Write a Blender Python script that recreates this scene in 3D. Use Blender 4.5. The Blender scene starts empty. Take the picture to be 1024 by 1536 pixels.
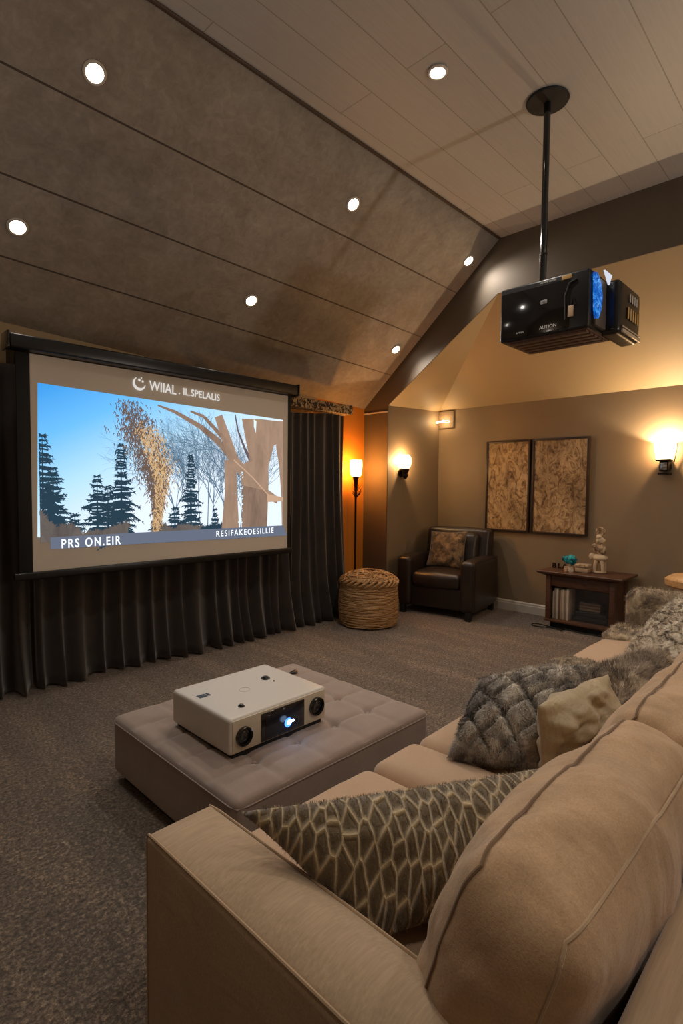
import bpy, bmesh, math, random
import numpy as np
from mathutils import Vector, Matrix, noise
random.seed(7)
rng = np.random.default_rng(7)
SC = bpy.context.scene
COL = SC.collection
PI = math.pi

# ------------------------------------------------------------------ helpers
def link(o, parent=None):
    COL.objects.link(o)
    if parent is not None:
        o.parent = parent
    return o

def mesh_obj(name, verts, faces, mat, parent=None, smooth=True, mids=None, uv=None, sharp=None):
    me = bpy.data.meshes.new(name)
    me.from_pydata([tuple(map(float, v)) for v in verts], [], [tuple(int(i) for i in f) for f in faces])
    for m in (mat if isinstance(mat, (list, tuple)) else [mat]):
        me.materials.append(m)
    if mids is not None:
        me.polygons.foreach_set('material_index', list(mids))
    me.polygons.foreach_set('use_smooth', [smooth] * len(me.polygons))
    if uv is not None:
        l = me.uv_layers.new(name='uv')
        for lp in me.loops:
            l.data[lp.index].uv = uv[lp.vertex_index]
    me.update()
    if sharp:
        me.set_sharp_from_angle(angle=math.radians(sharp))
    return link(bpy.data.objects.new(name, me), parent)

def empty(name, loc, rz=0):
    o = bpy.data.objects.new(name, None)
    o.empty_display_size = .1
    o.location = loc
    o.rotation_euler = (0, 0, rz)
    return link(o)

def tag(o, label=None, cat=None, group=None, kind=None):
    if label: o['label'] = label
    if cat: o['category'] = cat
    if group: o['group'] = group
    if kind: o['kind'] = kind
    return o

def struct(o):
    o['kind'] = 'structure'
    return o

class MB:
    """collects shapes into one mesh"""
    def __init__(s):
        s.v = []; s.f = []; s.m = []
    def add(s, vs, fs, mi=0, M=None):
        b = len(s.v)
        for p in vs:
            p = Vector(p)
            s.v.append(M @ p if M is not None else p)
        for f in fs:
            s.f.append([i + b for i in f]); s.m.append(mi)
        return s
    def box(s, lo, hi, bev=0.0, mi=0, M=None, seg=2):
        bm = bmesh.new()
        bmesh.ops.create_cube(bm, size=1)
        for v in bm.verts:
            v.co = Vector([(lo[i] + hi[i]) / 2 + v.co[i] * (hi[i] - lo[i]) for i in range(3)])
        if bev > 0:
            bmesh.ops.bevel(bm, geom=bm.edges[:], offset=bev, segments=seg, affect='EDGES', profile=.5)
        s.bm(bm, mi, M); return s
    def bm(s, bm, mi=0, M=None):
        bm.verts.index_update()
        s.add([v.co.copy() for v in bm.verts], [[v.index for v in f.verts] for f in bm.faces], mi, M)
        bm.free()
    def tube(s, pts, r, n=10, closed=False, mi=0, M=None, cap=True):
        pts = [Vector(p) for p in pts]; N = len(pts)
        rs = r if isinstance(r, (list, tuple)) else [r] * N
        vs = []; fs = []; up = None
        for i, p in enumerate(pts):
            if closed: t = pts[(i + 1) % N] - pts[i - 1]
            else: t = pts[min(i + 1, N - 1)] - pts[max(i - 1, 0)]
            t.normalize()
            if up is None:
                up = t.orthogonal().normalized()
            up = (up - t * up.dot(t))
            up = up.normalized() if up.length > 1e-6 else t.orthogonal().normalized()
            w = t.cross(up)
            for k in range(n):
                a = 2 * PI * k / n
                vs.append(p + (up * math.cos(a) + w * math.sin(a)) * rs[i])
        for i in range(N if closed else N - 1):
            j = (i + 1) % N
            for k in range(n):
                fs.append([i * n + k, i * n + (k + 1) % n, j * n + (k + 1) % n, j * n + k])
        if not closed and cap:
            fs.append(list(range(n))[::-1]); fs.append([(N - 1) * n + k for k in range(n)])
        s.add(vs, fs, mi, M); return s
    def lathe(s, prof, n=32, M=None, mi=0, rfun=None):
        vs = []; fs = []
        for (r, z) in prof:
            for k in range(n):
                a = 2 * PI * k / n
                rr = r * (rfun(a, z) if rfun else 1)
                vs.append((rr * math.cos(a), rr * math.sin(a), z))
        for i in range(len(prof) - 1):
            for k in range(n):
                fs.append([i * n + k, i * n + (k + 1) % n, (i + 1) * n + (k + 1) % n, (i + 1) * n + k])
        if prof[0][0] > 1e-5: fs.append(list(range(n))[::-1])
        if prof[-1][0] > 1e-5: fs.append([(len(prof) - 1) * n + k for k in range(n)])
        s.add(vs, fs, mi, M); return s
    def build(s, name, mat, parent=None, smooth=True, sharp=35):
        return mesh_obj(name, s.v, s.f, mat, parent, smooth, s.m, None, sharp)

def T(x, y, z): return Matrix.Translation((x, y, z))
def RX(a): return Matrix.Rotation(a, 4, 'X')
def RY(a): return Matrix.Rotation(a, 4, 'Y')
def RZ(a): return Matrix.Rotation(a, 4, 'Z')

# soft rounded, crowned box --------------------------------------------------
def soft_fn(sx, sy, sz, r, bulge):
    h = (sx / 2, sy / 2, sz / 2)
    def fn(p):
        q = [p[i] * h[i] for i in range(3)]
        c = [max(-h[i] + r, min(h[i] - r, q[i])) for i in range(3)]
        d = Vector([q[i] - c[i] for i in range(3)])
        if d.length > 1e-9: d = d.normalized() * r
        o = [c[i] + d[i] for i in range(3)]
        u = [o[i] / h[i] for i in range(3)]
        k = [max(0, 1 - u[i] ** 2) for i in range(3)]
        return Vector((o[0] + bulge[0] * u[0] * k[1] * k[2], o[1] + bulge[1] * u[1] * k[0] * k[2], o[2] + bulge[2] * u[2] * k[0] * k[1]))
    return fn

def params(h, r, n):
    e = r / h
    a = [-1 + e * (1 - math.cos(t * PI / 8)) if False else -1 + e * t / 4 for t in range(4)]
    m = [(-1 + e) + (2 - 2 * e) * t / n for t in range(n + 1)]
    return a + m + [-x for x in a[::-1]]

def soft_box(sx, sy, sz, r, bulge=(0, 0, 0), n=(12, 12, 6), disp=None):
    fn = soft_fn(sx, sy, sz, r, bulge)
    bm = bmesh.new()
    ax = [params(sx / 2, r, n[0]), params(sy / 2, r, n[1]), params(sz / 2, r, n[2])]
    for d in range(3):
        a, b = [(1, 2), (2, 0), (0, 1)][d]
        for s in (-1, 1):
            g = []
            for u in ax[a]:
                row = []
                for v in ax[b]:
                    p = [0, 0, 0]; p[d] = s; p[a] = u; p[b] = v
                    row.append(bm.verts.new(fn(p)))
                g.append(row)
            for i in range(len(g) - 1):
                for j in range(len(g[0]) - 1):
                    q = [g[i][j], g[i + 1][j], g[i + 1][j + 1], g[i][j + 1]]
                    bm.faces.new(q if s > 0 else q[::-1])
    bmesh.ops.remove_doubles(bm, verts=bm.verts, dist=1e-5)
    if disp:
        bm.normal_update()
        for v in bm.verts:
            v.co = v.co + disp(v.co, v.normal)
    return bm, fn

def loop_on(fn, axis, w, n=16, off=0.0):
    a, b = [(1, 2), (2, 0), (0, 1)][axis]
    pts = []
    L = [-1 + 2 * i / n for i in range(n)]
    for (fu, fv) in [(lambda t: t, lambda t: -1), (lambda t: 1, lambda t: t), (lambda t: -t, lambda t: 1), (lambda t: -1, lambda t: -t)]:
        for t in L:
            p = [0, 0, 0]; p[axis] = w; p[a] = fu(t); p[b] = fv(t)
            pts.append(fn(p))
    out = []
    for p in pts:
        if not out or (out[-1] - p).length > 1e-3: out.append(p)
    if (out[0] - out[-1]).length < 1e-3: out.pop()
    return out

def wrinkle(scale, amp, stretch=(1, 1, 1), seed=0.0):
    def d(c, nrm):
        p = Vector((c.x * scale * stretch[0] + seed, c.y * scale * stretch[1], c.z * scale * stretch[2]))
        return nrm * (amp * (noise.noise(p) + .5 * noise.noise(p * 2.3)))
    return d

# pillow from four corners -------------------------------------------------
def pillow(bl, br, tr, tl, thick, n=26, pinch=.07, seed=0, wr=.006, flip=1, quilt=0, p=.55):
    """returns verts, faces, side flags (0 front, 1 back), seam loop"""
    bl, br, tr, tl = map(Vector, (bl, br, tr, tl))
    nrm = ((br - bl) + (tr - tl)).cross((tl - bl) + (tr - br)).normalized() * flip
    def base(u, v):
        # edges curve inwards between the corners
        uu = u * (1 - pinch * (1 - v * v) * u * u); vv = v * (1 - pinch * (1 - u * u) * v * v)
        s, t = (uu + 1) / 2, (vv + 1) / 2
        return bl * (1 - s) * (1 - t) + br * s * (1 - t) + tr * s * t + tl * (1 - s) * t
    V = []; F = []; side = []; idx = {}
    for sgn, fl in ((1, 0), (-1, 1)):
        for i in range(n + 1):
            for j in range(n + 1):
                u = -1 + 2 * i / n; v = -1 + 2 * j / n
                edge = i in (0, n) or j in (0, n)
                if edge and (i, j, 0) in idx:
                    idx[(i, j, sgn)] = idx[(i, j, 0)]; continue
                h = max(0, (1 - u * u) * (1 - v * v)) ** p
                q = base(u, v) + nrm * sgn * thick / 2 * h
                w = noise.noise(Vector((u * 2.2 + seed, v * 2.2, sgn * 3))) * wr * 3 + noise.noise(Vector((u * 5 + seed, v * 5, sgn * 3))) * wr * 1.2
                q += nrm * sgn * w * min(1, h * 1.5)
                if quilt and fl == 0:
                    a = (u + v) * quilt; b = (u - v) * quilt
                    q -= nrm * sgn * .034 * (max(0, 1 - abs(((a) % 1) - .5) * 6) * 1 + max(0, 1 - abs(((b) % 1) - .5) * 6)) * min(1, h * 1.4)
                idx[(i, j, sgn)] = len(V); V.append(q)
                if edge: idx[(i, j, 0)] = idx[(i, j, sgn)]
    for sgn, fl in ((1, 0), (-1, 1)):
        for i in range(n):
            for j in range(n):
                f = [idx[(i, j, sgn)], idx[(i + 1, j, sgn)], idx[(i + 1, j + 1, sgn)], idx[(i, j + 1, sgn)]]
                if sgn * flip < 0: f = f[::-1]
                F.append(f); side.append(fl)
    loop = [V[idx[(i, 0, 1)]] for i in range(n)] + [V[idx[(n, j, 1)]] for j in range(n)] + [V[idx[(n - i, n, 1)]] for i in range(n)] + [V[idx[(0, n - j, 1)]] for j in range(n)]
    return V, F, side, loop

def add_fur(V, F, count, length, width, lean=(0, 0, -1), faces=None, curl=.5, leanamt=.8, dens=None):
    """thin tapering blades rooted on the surface, appended to the same mesh"""
    V = [Vector(v) for v in V]; F = [list(f) for f in F]
    src = faces if faces is not None else list(range(len(F)))
    ar = []
    for i in src:
        f = F[i]; a = (V[f[1]] - V[f[0]]).cross(V[f[2]] - V[f[0]]).length
        ar.append(max(a, 1e-9))
    ar = np.array(ar); pick = rng.choice(len(src), count, p=ar / ar.sum())
    lean = Vector(lean).normalized()
    nf = []
    for k in pick:
        f = F[src[k]]
        a, b = random.random(), random.random()
        A, B, C_, D = [V[i] for i in (f if len(f) == 4 else [f[0], f[1], f[2], f[2]])]
        p = A * (1 - a) * (1 - b) + B * a * (1 - b) + C_ * a * b + D * (1 - a) * b
        n = (B - A).cross(D - A)
        if n.length < 1e-12: continue
        n.normalize()
        if dens and random.random() > dens(p): continue
        L = length * random.uniform(.6, 1.2)
        j = Vector((random.uniform(-1, 1), random.uniform(-1, 1), random.uniform(-1, 1))) * curl
        swirl = Vector((noise.noise(p * 9), noise.noise(p * 9 + Vector((5, 0, 0))), noise.noise(p * 9 + Vector((0, 7, 0))))) * 1.2
        t = lean + swirl
        t = (t - n * t.dot(n))
        d1 = (n + t * leanamt * .5 + j * .5).normalized(); d2 = (n * .45 + t * leanamt + j).normalized()
        w = d1.cross(n)
        w = (w if w.length > 1e-3 else d1.orthogonal()).normalized() * width
        m = p + d1 * L * .45; e = m + d2 * L * .6
        b0 = len(V)
        V += [p - w - n * .002, p + w - n * .002, m + w * .8, m - w * .8, e]
        nf += [[b0, b0 + 1, b0 + 2, b0 + 3], [b0 + 3, b0 + 2, b0 + 4]]
    return V, F + nf, len(nf)

# ------------------------------------------------------------------ materials
class NT:
    def __init__(s, name):
        s.m = bpy.data.materials.new(name); s.m.use_nodes = True
        s.t = s.m.node_tree; s.n = s.t.nodes; s.l = s.t.links
        s.b = s.n['Principled BSDF']; s.out = s.n['Material Output']
        s.co = s.n.new('ShaderNodeTexCoord')
    def node(s, typ, **kw):
        n = s.n.new(typ)
        for k, v in kw.items():
            if k in n.inputs: n.inputs[k].default_value = v
            else: setattr(n, k, v)
        return n
    def mapped(s, scale=(1, 1, 1), rot=(0, 0, 0), out='Object', loc=(0, 0, 0)):
        m = s.node('ShaderNodeMapping'); m.inputs['Scale'].default_value = scale; m.inputs['Rotation'].default_value = rot
        m.inputs['Location'].default_value = loc
        s.l.new(s.co.outputs[out], m.inputs['Vector']); return m.outputs[0]
    def noise(s, vec, scale, detail=4, rough=.6, dist=0):
        n = s.node('ShaderNodeTexNoise'); n.inputs['Scale'].default_value = scale; n.inputs['Detail'].default_value = detail
        n.inputs['Roughness'].default_value = rough; n.inputs['Distortion'].default_value = dist
        s.l.new(vec, n.inputs['Vector']); return n.outputs[0]
    def ramp(s, fac, stops, interp='LINEAR'):
        r = s.node('ShaderNodeValToRGB'); r.color_ramp.interpolation = interp
        e = r.color_ramp.elements
        while len(e) < len(stops): e.new(.5)
        for el, (p, c) in zip(e, stops):
            el.position = p; el.color = (*c, 1) if len(c) == 3 else c
        s.l.new(fac, r.inputs[0]); return r.outputs[0]
    def mix(s, fac, a, b, mode='MIX'):
        m = s.node('ShaderNodeMix', data_type='RGBA', blend_type=mode)
        for sock, val in ((m.inputs[0], fac), (m.inputs[6], a), (m.inputs[7], b)):
            if hasattr(val, 'links'): s.l.new(val, sock)
            elif isinstance(val, (tuple, list)): sock.default_value = (*val, 1)
            else: sock.default_value = val
        return m.outputs[2]
    def math(s, op, a, b=0.0):
        m = s.node('ShaderNodeMath', operation=op)
        for i, v in enumerate((a, b)):
            if hasattr(v, 'links'): s.l.new(v, m.inputs[i])
            else: m.inputs[i].default_value = v
        return m.outputs[0]
    def bump(s, h, strength=.3, dist=.01, nrm=None):
        b = s.node('ShaderNodeBump'); b.inputs['Strength'].default_value = strength; b.inputs['Distance'].default_value = dist
        s.l.new(h, b.inputs['Height'])
        if nrm is not None: s.l.new(nrm, b.inputs['Normal'])
        s.l.new(b.outputs[0], s.b.inputs['Normal']); return b.outputs[0]
    def col(s, c):
        if hasattr(c, 'links'): s.l.new(c, s.b.inputs['Base Color'])
        else: s.b.inputs['Base Color'].default_value = (*c, 1)
    def set(s, **kw):
        for k, v in kw.items():
            s.b.inputs[k.replace('_', ' ')].default_value = v
        return s

def lin(r, g, b):
    f = lambda c: ((c / 255 + .055) / 1.055) ** 2.4 if c / 255 > .04045 else c / 255 / 12.92
    return (f(r), f(g), f(b))
def scl(c, k): return tuple(min(1, x * k) for x in c)

def simple(name, c, rough=.6, var=.15, nscale=6, bump=0, bscale=200, metallic=0, stretch=(1, 1, 1), sheen=0, bdist=.002, spec=.5, coat=0):
    m = NT(name); v = m.mapped(stretch)
    f = m.noise(v, nscale, 5)
    m.col(m.ramp(f, [(.3, scl(c, 1 - var)), (.7, scl(c, 1 + var))]))
    m.set(Roughness=rough, Metallic=metallic)
    m.b.inputs['Specular IOR Level'].default_value = spec
    if sheen: m.b.inputs['Sheen Weight'].default_value = sheen
    if coat: m.b.inputs['Coat Weight'].default_value = coat
    if bump: m.bump(m.noise(v, bscale, 3), bump, bdist)
    return m.m

def emis(name, c, s):
    m = NT(name); m.col((0, 0, 0)); m.b.inputs['Specular IOR Level'].default_value = 0
    m.b.inputs['Emission Color'].default_value = (*c, 1); m.b.inputs['Emission Strength'].default_value = s
    return m.m

WALLC = lin(142, 122, 96)
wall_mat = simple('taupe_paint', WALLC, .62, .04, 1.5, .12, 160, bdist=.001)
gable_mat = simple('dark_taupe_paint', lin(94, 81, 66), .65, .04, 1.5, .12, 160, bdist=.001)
cream_mat = simple('warm_cream_paint', lin(172, 149, 113), .6, .03, 1.5, .1, 160, bdist=.001)
ochre_mat = simple('ochre_wall', lin(214, 134, 42), .6, .05, 1.5, .1, 120, bdist=.001)
white_trim = simple('white_trim_paint', lin(205, 196, 184), .4, .03)
dark_trim = simple('dark_brown_trim', lin(72, 54, 38), .5, .1)

def slope_material():
    m = NT('grey_suede_ceiling_panels'); v = m.mapped()
    f = m.noise(v, 2.2, 8, .72, .6); g = m.noise(v, 14, 6, .7, 1.0)
    c1 = m.ramp(f, [(.3, lin(140, 127, 114)), (.7, lin(172, 162, 149))])
    c2 = m.ramp(g, [(.3, (.78, .78, .78)), (.7, (1.12, 1.12, 1.12))])
    c = m.mix(1.0, c1, c2, 'MULTIPLY')
    sep = m.node('ShaderNodeSeparateXYZ'); m.l.new(m.co.outputs['UV'], sep.inputs[0])
    # panel joints run along the slope at four heights
    tot = None
    for t in (-.02, .235, .475, .725):
        d = m.math('ABSOLUTE', m.math('SUBTRACT', sep.outputs[1], t))
        k = m.math('LESS_THAN', d, .0028)
        tot = k if tot is None else m.math('MAXIMUM', tot, k)
    m.col(m.mix(tot, c, lin(78, 64, 52)))
    m.set(Roughness=.85); m.b.inputs['Sheen Weight'].default_value = .2
    m.bump(g, .25, .004)
    return m.m
slope_mat = slope_material()

def board_material():
    m = NT('painted_ceiling_boards'); v = m.mapped((1, 1, 1), (0, 0, 0), loc=(0, .12, 0))
    br = m.node('ShaderNodeTexBrick'); br.offset = .37; br.squash = 1
    for k, val in (('Scale', 1.0), ('Mortar Size', .0035), ('Mortar Smooth', .2), ('Bias', 0), ('Brick Width', 2.6), ('Row Height', .27)):
        br.inputs[k].default_value = val
    br.inputs['Color1'].default_value = (*lin(186, 181, 174), 1); br.inputs['Color2'].default_value = (*lin(180, 175, 168), 1)
    br.inputs['Mortar'].default_value = (*lin(150, 142, 130), 1)
    m.l.new(v, br.inputs['Vector'])
    g = m.noise(m.mapped((1.2, 26, 1)), 3, 6, .7)
    c = m.mix(1.0, br.outputs[0], m.ramp(g, [(.3, (.93, .93, .93)), (.75, (1.05, 1.05, 1.05))]), 'MULTIPLY')
    m.col(c); m.set(Roughness=.5)
    inv = m.math('SUBTRACT', 1.0, br.outputs[1])
    m.bump(inv, .2, .003)
    return m.m
board_mat = board_material()

def carpet_material():
    m = NT('brown_cut_pile_carpet'); v = m.mapped()
    fine = m.noise(v, 70, 6, .8, .3); mid = m.noise(v, 30, 5, .75); fib = m.noise(v, 260, 3, .7)
    tr = m.noise(m.mapped((4.0, .8, 1), (0, 0, .05)), 1.25, 3, .55, .4); tr2 = m.noise(m.mapped((6, .8, 1), (0, 0, -.1), loc=(4, 3, 0)), 1.7, 3, .6)
    c = m.ramp(fine, [(.36, lin(52, 38, 28)), (.5, lin(126, 104, 84)), (.64, lin(206, 182, 156))])
    c = m.mix(1.0, c, m.ramp(mid, [(.34, (.55, .53, .5)), (.66, (1.38, 1.36, 1.34))]), 'MULTIPLY')
    c = m.mix(1.0, c, m.ramp(fib, [(.3, (.8, .8, .8)), (.7, (1.2, 1.2, 1.2))]), 'MULTIPLY')
    c = m.mix(1.0, c, m.ramp(tr, [(.36, (.82, .82, .82)), (.53, (.97, .97, .97)), (.66, (1.3, 1.29, 1.27))]), 'MULTIPLY')
    c = m.mix(1.0, c, m.ramp(tr2, [(.4, (.93, .93, .93)), (.64, (1.07, 1.07, 1.07))]), 'MULTIPLY')
    m.col(c); m.set(Roughness=.95); m.b.inputs['Sheen Weight'].default_value = .3
    n1 = m.bump(mid, .8, .02); n2 = m.bump(fine, 1.0, .02, n1); m.bump(fib, .6, .004, n2)
    return m.m
carpet_mat = carpet_material()

def fabric(name, c, c2=None, weave=900, var=.1, rough=.85, streak=None, blotch=3, sheen=.25, bs=.25, fold=None):
    m = NT(name); v = m.mapped()
    c2 = c2 or scl(c, 1 + var)
    f = m.noise(v, blotch, 5, .6)
    colr = m.ramp(f, [(.3, scl(c, 1 - var)), (.7, c2)])
    w = m.noise(m.mapped(streak or (1, 1, 1)), weave if not streak else 7, 4, .7)
    colr = m.mix(1.0, colr, m.ramp(w, [(.3, (.84, .83, .82)), (.7, (1.12, 1.12, 1.12))]), 'MULTIPLY')
    m.col(colr); m.set(Roughness=rough); m.b.inputs['Sheen Weight'].default_value = sheen
    if fold:
        k = m.noise(m.mapped(fold[1]), fold[0], 3, .5, .5)
        nb = m.bump(k, fold[2], .03)
        m.bump(w, bs, .002, nb)
    else: m.bump(w, bs, .002)
    return m.m
sofa_fab = fabric('beige_linen', lin(176, 150, 120), streak=(1, 24, 24), var=.07, fold=(2.2, (.6, 2.4, 2.4), .35))
seat_fab = fabric('beige_seat_fabric', lin(192, 160, 130), weave=500, var=.06)
cush_fab = fabric('tan_brushed_cushion', lin(184, 150, 114), weave=240, var=.14, blotch=9, bs=.5, fold=(4.2, (1.5, .9, 1), .85))
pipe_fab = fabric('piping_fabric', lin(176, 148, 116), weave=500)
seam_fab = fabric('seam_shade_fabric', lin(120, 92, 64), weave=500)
linen_back = fabric('olive_beige_satin', lin(170, 150, 116), weave=300, var=.12, rough=.55, blotch=6, sheen=.3, fold=(9, (1, 1.4, .45), 1.0))
otto_top = fabric('mushroom_suede', lin(146, 126, 114), weave=300, var=.12, blotch=5, sheen=.5)
curtain_mat = fabric('charcoal_velvet', lin(52, 43, 38), weave=300, var=.16, blotch=7, sheen=.4)
leather = simple('dark_brown_leather', lin(44, 34, 29), .36, .2, 5, .35, 90, bdist=.002)
black_plastic = simple('black_plastic', lin(18, 17, 17), .32, .1)
black_matte = simple('black_matte', lin(14, 13, 12), .7, .1)
black_gloss = simple('gloss_black', lin(16, 15, 15), .12, .1, coat=.5)
dark_metal = simple('dark_bronze_metal', lin(44, 36, 30), .35, .15, metallic=.7)
chrome = simple('chrome', lin(200, 200, 200), .2, .05, metallic=1)
white_plastic = simple('off_white_plastic', lin(206, 198, 188), .38, .02, 3)
cream_front = simple('cream_front_plastic', lin(196, 182, 160), .45, .03, 3)
print_white = simple('white_print', lin(225, 222, 215), .5, .02)
gold_print = simple('brass_print', lin(190, 150, 90), .4, .1)

def wood(name, a, b, axis=(1, 1, 1), rough=.45):
    m = NT(name); v = m.mapped(axis)
    f = m.noise(v, 7, 8, .65, .8)
    m.col(m.ramp(f, [(.28, a), (.52, b), (.7, scl(a, .7))])); m.set(Roughness=rough); m.bump(f, .15, .002)
    return m.m
walnut = wood('dark_walnut', lin(52, 32, 21), lin(94, 62, 44), (6, .9, 6))
pale_wood = wood('pale_tan_wood', lin(196, 146, 92), lin(222, 176, 122), (1, 5, 5))
rust_grille = wood('brown_grille', lin(70, 48, 36), lin(98, 70, 52), (1, 6, 1), .6)

def fur_material(name, dark, mid, light, scale=7, stretch=(1, 1, 1), pos=(.36, .5, .64)):
    m = NT(name); v = m.mapped(stretch)
    f = m.noise(v, scale, 5, .65, .8); g = m.noise(v, scale * 22, 3, .7)
    c = m.ramp(f, [(pos[0], dark), (pos[1], mid), (pos[2], light)])
    c = m.mix(1.0, c, m.ramp(g, [(.3, (.6, .6, .6)), (.7, (1.35, 1.35, 1.35))]), 'MULTIPLY')
    m.col(c); m.set(Roughness=.8); m.b.inputs['Sheen Weight'].default_value = .3
    m.bump(g, .5, .006)
    return m.m
fur_grey = fur_material('grey_fur', lin(92, 84, 78), lin(160, 150, 138), lin(212, 202, 186), 8)
fur_brown = fur_material('brown_fur', lin(74, 60, 48), lin(146, 126, 104), lin(206, 188, 162), 9)
fur_end = fur_material('mottled_taupe_fur', lin(80, 66, 50), lin(146, 126, 100), lin(200, 180, 148), 12)
fur_birch = fur_material('snowy_fur', lin(66, 48, 34), lin(186, 168, 142), lin(236, 224, 202), 24, (1, 1, 1.6), (.4, .5, .6))

def croc_material():
    m = NT('olive_cell_velvet')
    v = m.mapped((1, 1, 1), out='UV')
    nz = m.node('ShaderNodeTexNoise'); nz.inputs['Scale'].default_value = 3.5; nz.inputs['Detail'].default_value = 3
    m.l.new(v, nz.inputs['Vector'])
    vv = m.node('ShaderNodeMix', data_type='VECTOR'); vv.inputs[0].default_value = .05
    m.l.new(v, vv.inputs[4]); m.l.new(nz.outputs[1], vv.inputs[5])
    mp = m.node('ShaderNodeMapping'); mp.inputs['Scale'].default_value = (23, 15.5, 1)
    m.l.new(vv.outputs[1], mp.inputs['Vector'])
    vo = m.node('ShaderNodeTexVoronoi', feature='DISTANCE_TO_EDGE', voronoi_dimensions='2D'); vo.inputs['Randomness'].default_value = .62
    vo.inputs['Scale'].default_value = 1
    m.l.new(mp.outputs[0], vo.inputs['Vector'])
    d = vo.outputs['Distance']
    hair = m.noise(m.mapped((1, 1, 1)), 130, 4, .8)
    dd = m.math('ADD', d, m.math('MULTIPLY', m.math('SUBTRACT', hair, .5), .24))
    c = m.ramp(dd, [(0.02, lin(214, 190, 148)), (.09, lin(160, 134, 92)), (.17, lin(104, 84, 50)), (.4, lin(84, 66, 38))])
    c = m.mix(1.0, c, m.ramp(hair, [(.3, (.75, .75, .75)), (.7, (1.25, 1.25, 1.25))]), 'MULTIPLY')
    m.col(c); m.set(Roughness=.85); m.b.inputs['Sheen Weight'].default_value = .4
    n1 = m.bump(m.ramp(d, [(0, (1, 1, 1)), (.2, (.1, .1, .1)), (.5, (.3, .3, .3))]), .7, .02)
    m.bump(hair, .5, .006, n1)
    return m.m
croc = croc_material()

def basket_material():
    m = NT('woven_seagrass'); v = m.mapped((3, 3, 60))
    f = m.noise(v, 2.2, 5, .7, .6); g = m.noise(m.mapped((1, 1, 1)), 60, 4, .8)
    c = m.ramp(f, [(.3, lin(96, 66, 38)), (.5, lin(178, 136, 88)), (.7, lin(224, 184, 132))])
    c = m.mix(1.0, c, m.ramp(g, [(.3, (.7, .7, .7)), (.7, (1.2, 1.2, 1.2))]), 'MULTIPLY')
    m.col(c); m.set(Roughness=.8); m.bump(g, .6, .006)
    return m.m
seagrass = basket_material()

def art_material(seed, name):
    m = NT(name); v = m.mapped((1, 1, .7), loc=(seed, seed * 2, seed))
    f = m.noise(v, 9, 10, .75, 2.5); g = m.noise(v, 3, 4, .6); k = m.noise(v, 26, 6, .8, 1.5)
    c = m.ramp(f, [(.34, lin(70, 46, 26)), (.45, lin(150, 118, 80)), (.56, lin(206, 178, 134)), (.7, lin(150, 124, 88))])
    c = m.mix(1.0, c, m.ramp(g, [(.35, (.55, .52, .47)), (.6, (1.02, 1.01, 1.0))]), 'MULTIPLY')
    c = m.mix(m.ramp(k, [(.6, (0, 0, 0)), (.7, (.75, .75, .75))]), c, lin(64, 42, 26))
    m.col(c); m.set(Roughness=.6); m.bump(f, .3, .004)
    return m.m

def glass_shade(name, c, strength, transp=.5):
    m = NT(name); m.col(lin(255, 226, 180)); m.set(Roughness=.4)
    m.b.inputs['Emission Color'].default_value = (*c, 1); m.b.inputs['Emission Strength'].default_value = strength
    t = m.node('ShaderNodeBsdfTransparent'); t.inputs[0].default_value = (1, .86, .66, 1)
    mx = m.node('ShaderNodeMixShader'); mx.inputs[0].default_value = transp
    m.l.new(m.b.outputs[0], mx.inputs[1]); m.l.new(t.outputs[0], mx.inputs[2]); m.l.new(mx.outputs[0], m.out.inputs[0])
    return m.m
WARM = (1.0, .66, .34)
shade_mat = glass_shade('frosted_shade_glass', (1, .80, .52), 9, .22)
crystal_mat = glass_shade('ribbed_crystal_glass', (1, .74, .42), 7, .15)
torch_mat = glass_shade('amber_shade_glass', (1, .66, .26), 8)
lamp_disc = emis('downlight_diffuser', (1, .88, .7), 28)
clear = NT('clear_glass'); clear.col((1, 1, 1)); clear.set(Roughness=.05); clear.b.inputs['Transmission Weight'].default_value = 1; clear = clear.m

# ------------------------------------------------------------------ the room
X0, X1, X2 = -1.9, 4.94, 6.0
Y0, YS, YR, YJ = -2.4, 4.45, 2.69, 4.08
ZF = 3.9
def zt(x): return 2.6 - .0508 * (x - 1)
def slope_pt(x, t): return (x, YS + (YR - YS) * t, zt(x) + t * (ZF - zt(x)))
def quad(name, pts, mat, uv=None):
    return struct(mesh_obj(name, pts, [list(range(len(pts)))], mat, None, False, None, uv))
def slab(name, outline, off, mat):
    """a wall or ceiling piece with thickness: outline pushed back by off"""
    n = len(outline); off = Vector(off); a = [Vector(p) for p in outline]
    V = a + [p + off for p in a]
    F = [list(range(n)), list(range(n, 2 * n))[::-1]] + [[i, i + n, (i + 1) % n + n, (i + 1) % n] for i in range(n)]
    o = struct(mesh_obj(name, V, F, mat, None, False))
    bm = bmesh.new(); bm.from_mesh(o.data); bmesh.ops.recalc_face_normals(bm, faces=bm.faces[:]); bm.to_mesh(o.data); bm.free()
    return o

slab('floor', [(X0, Y0, 0), (X2 + .1, Y0, 0), (X2 + .1, YS + .1, 0), (X0, YS + .1, 0)], (0, 0, -.1), carpet_mat)
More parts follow.
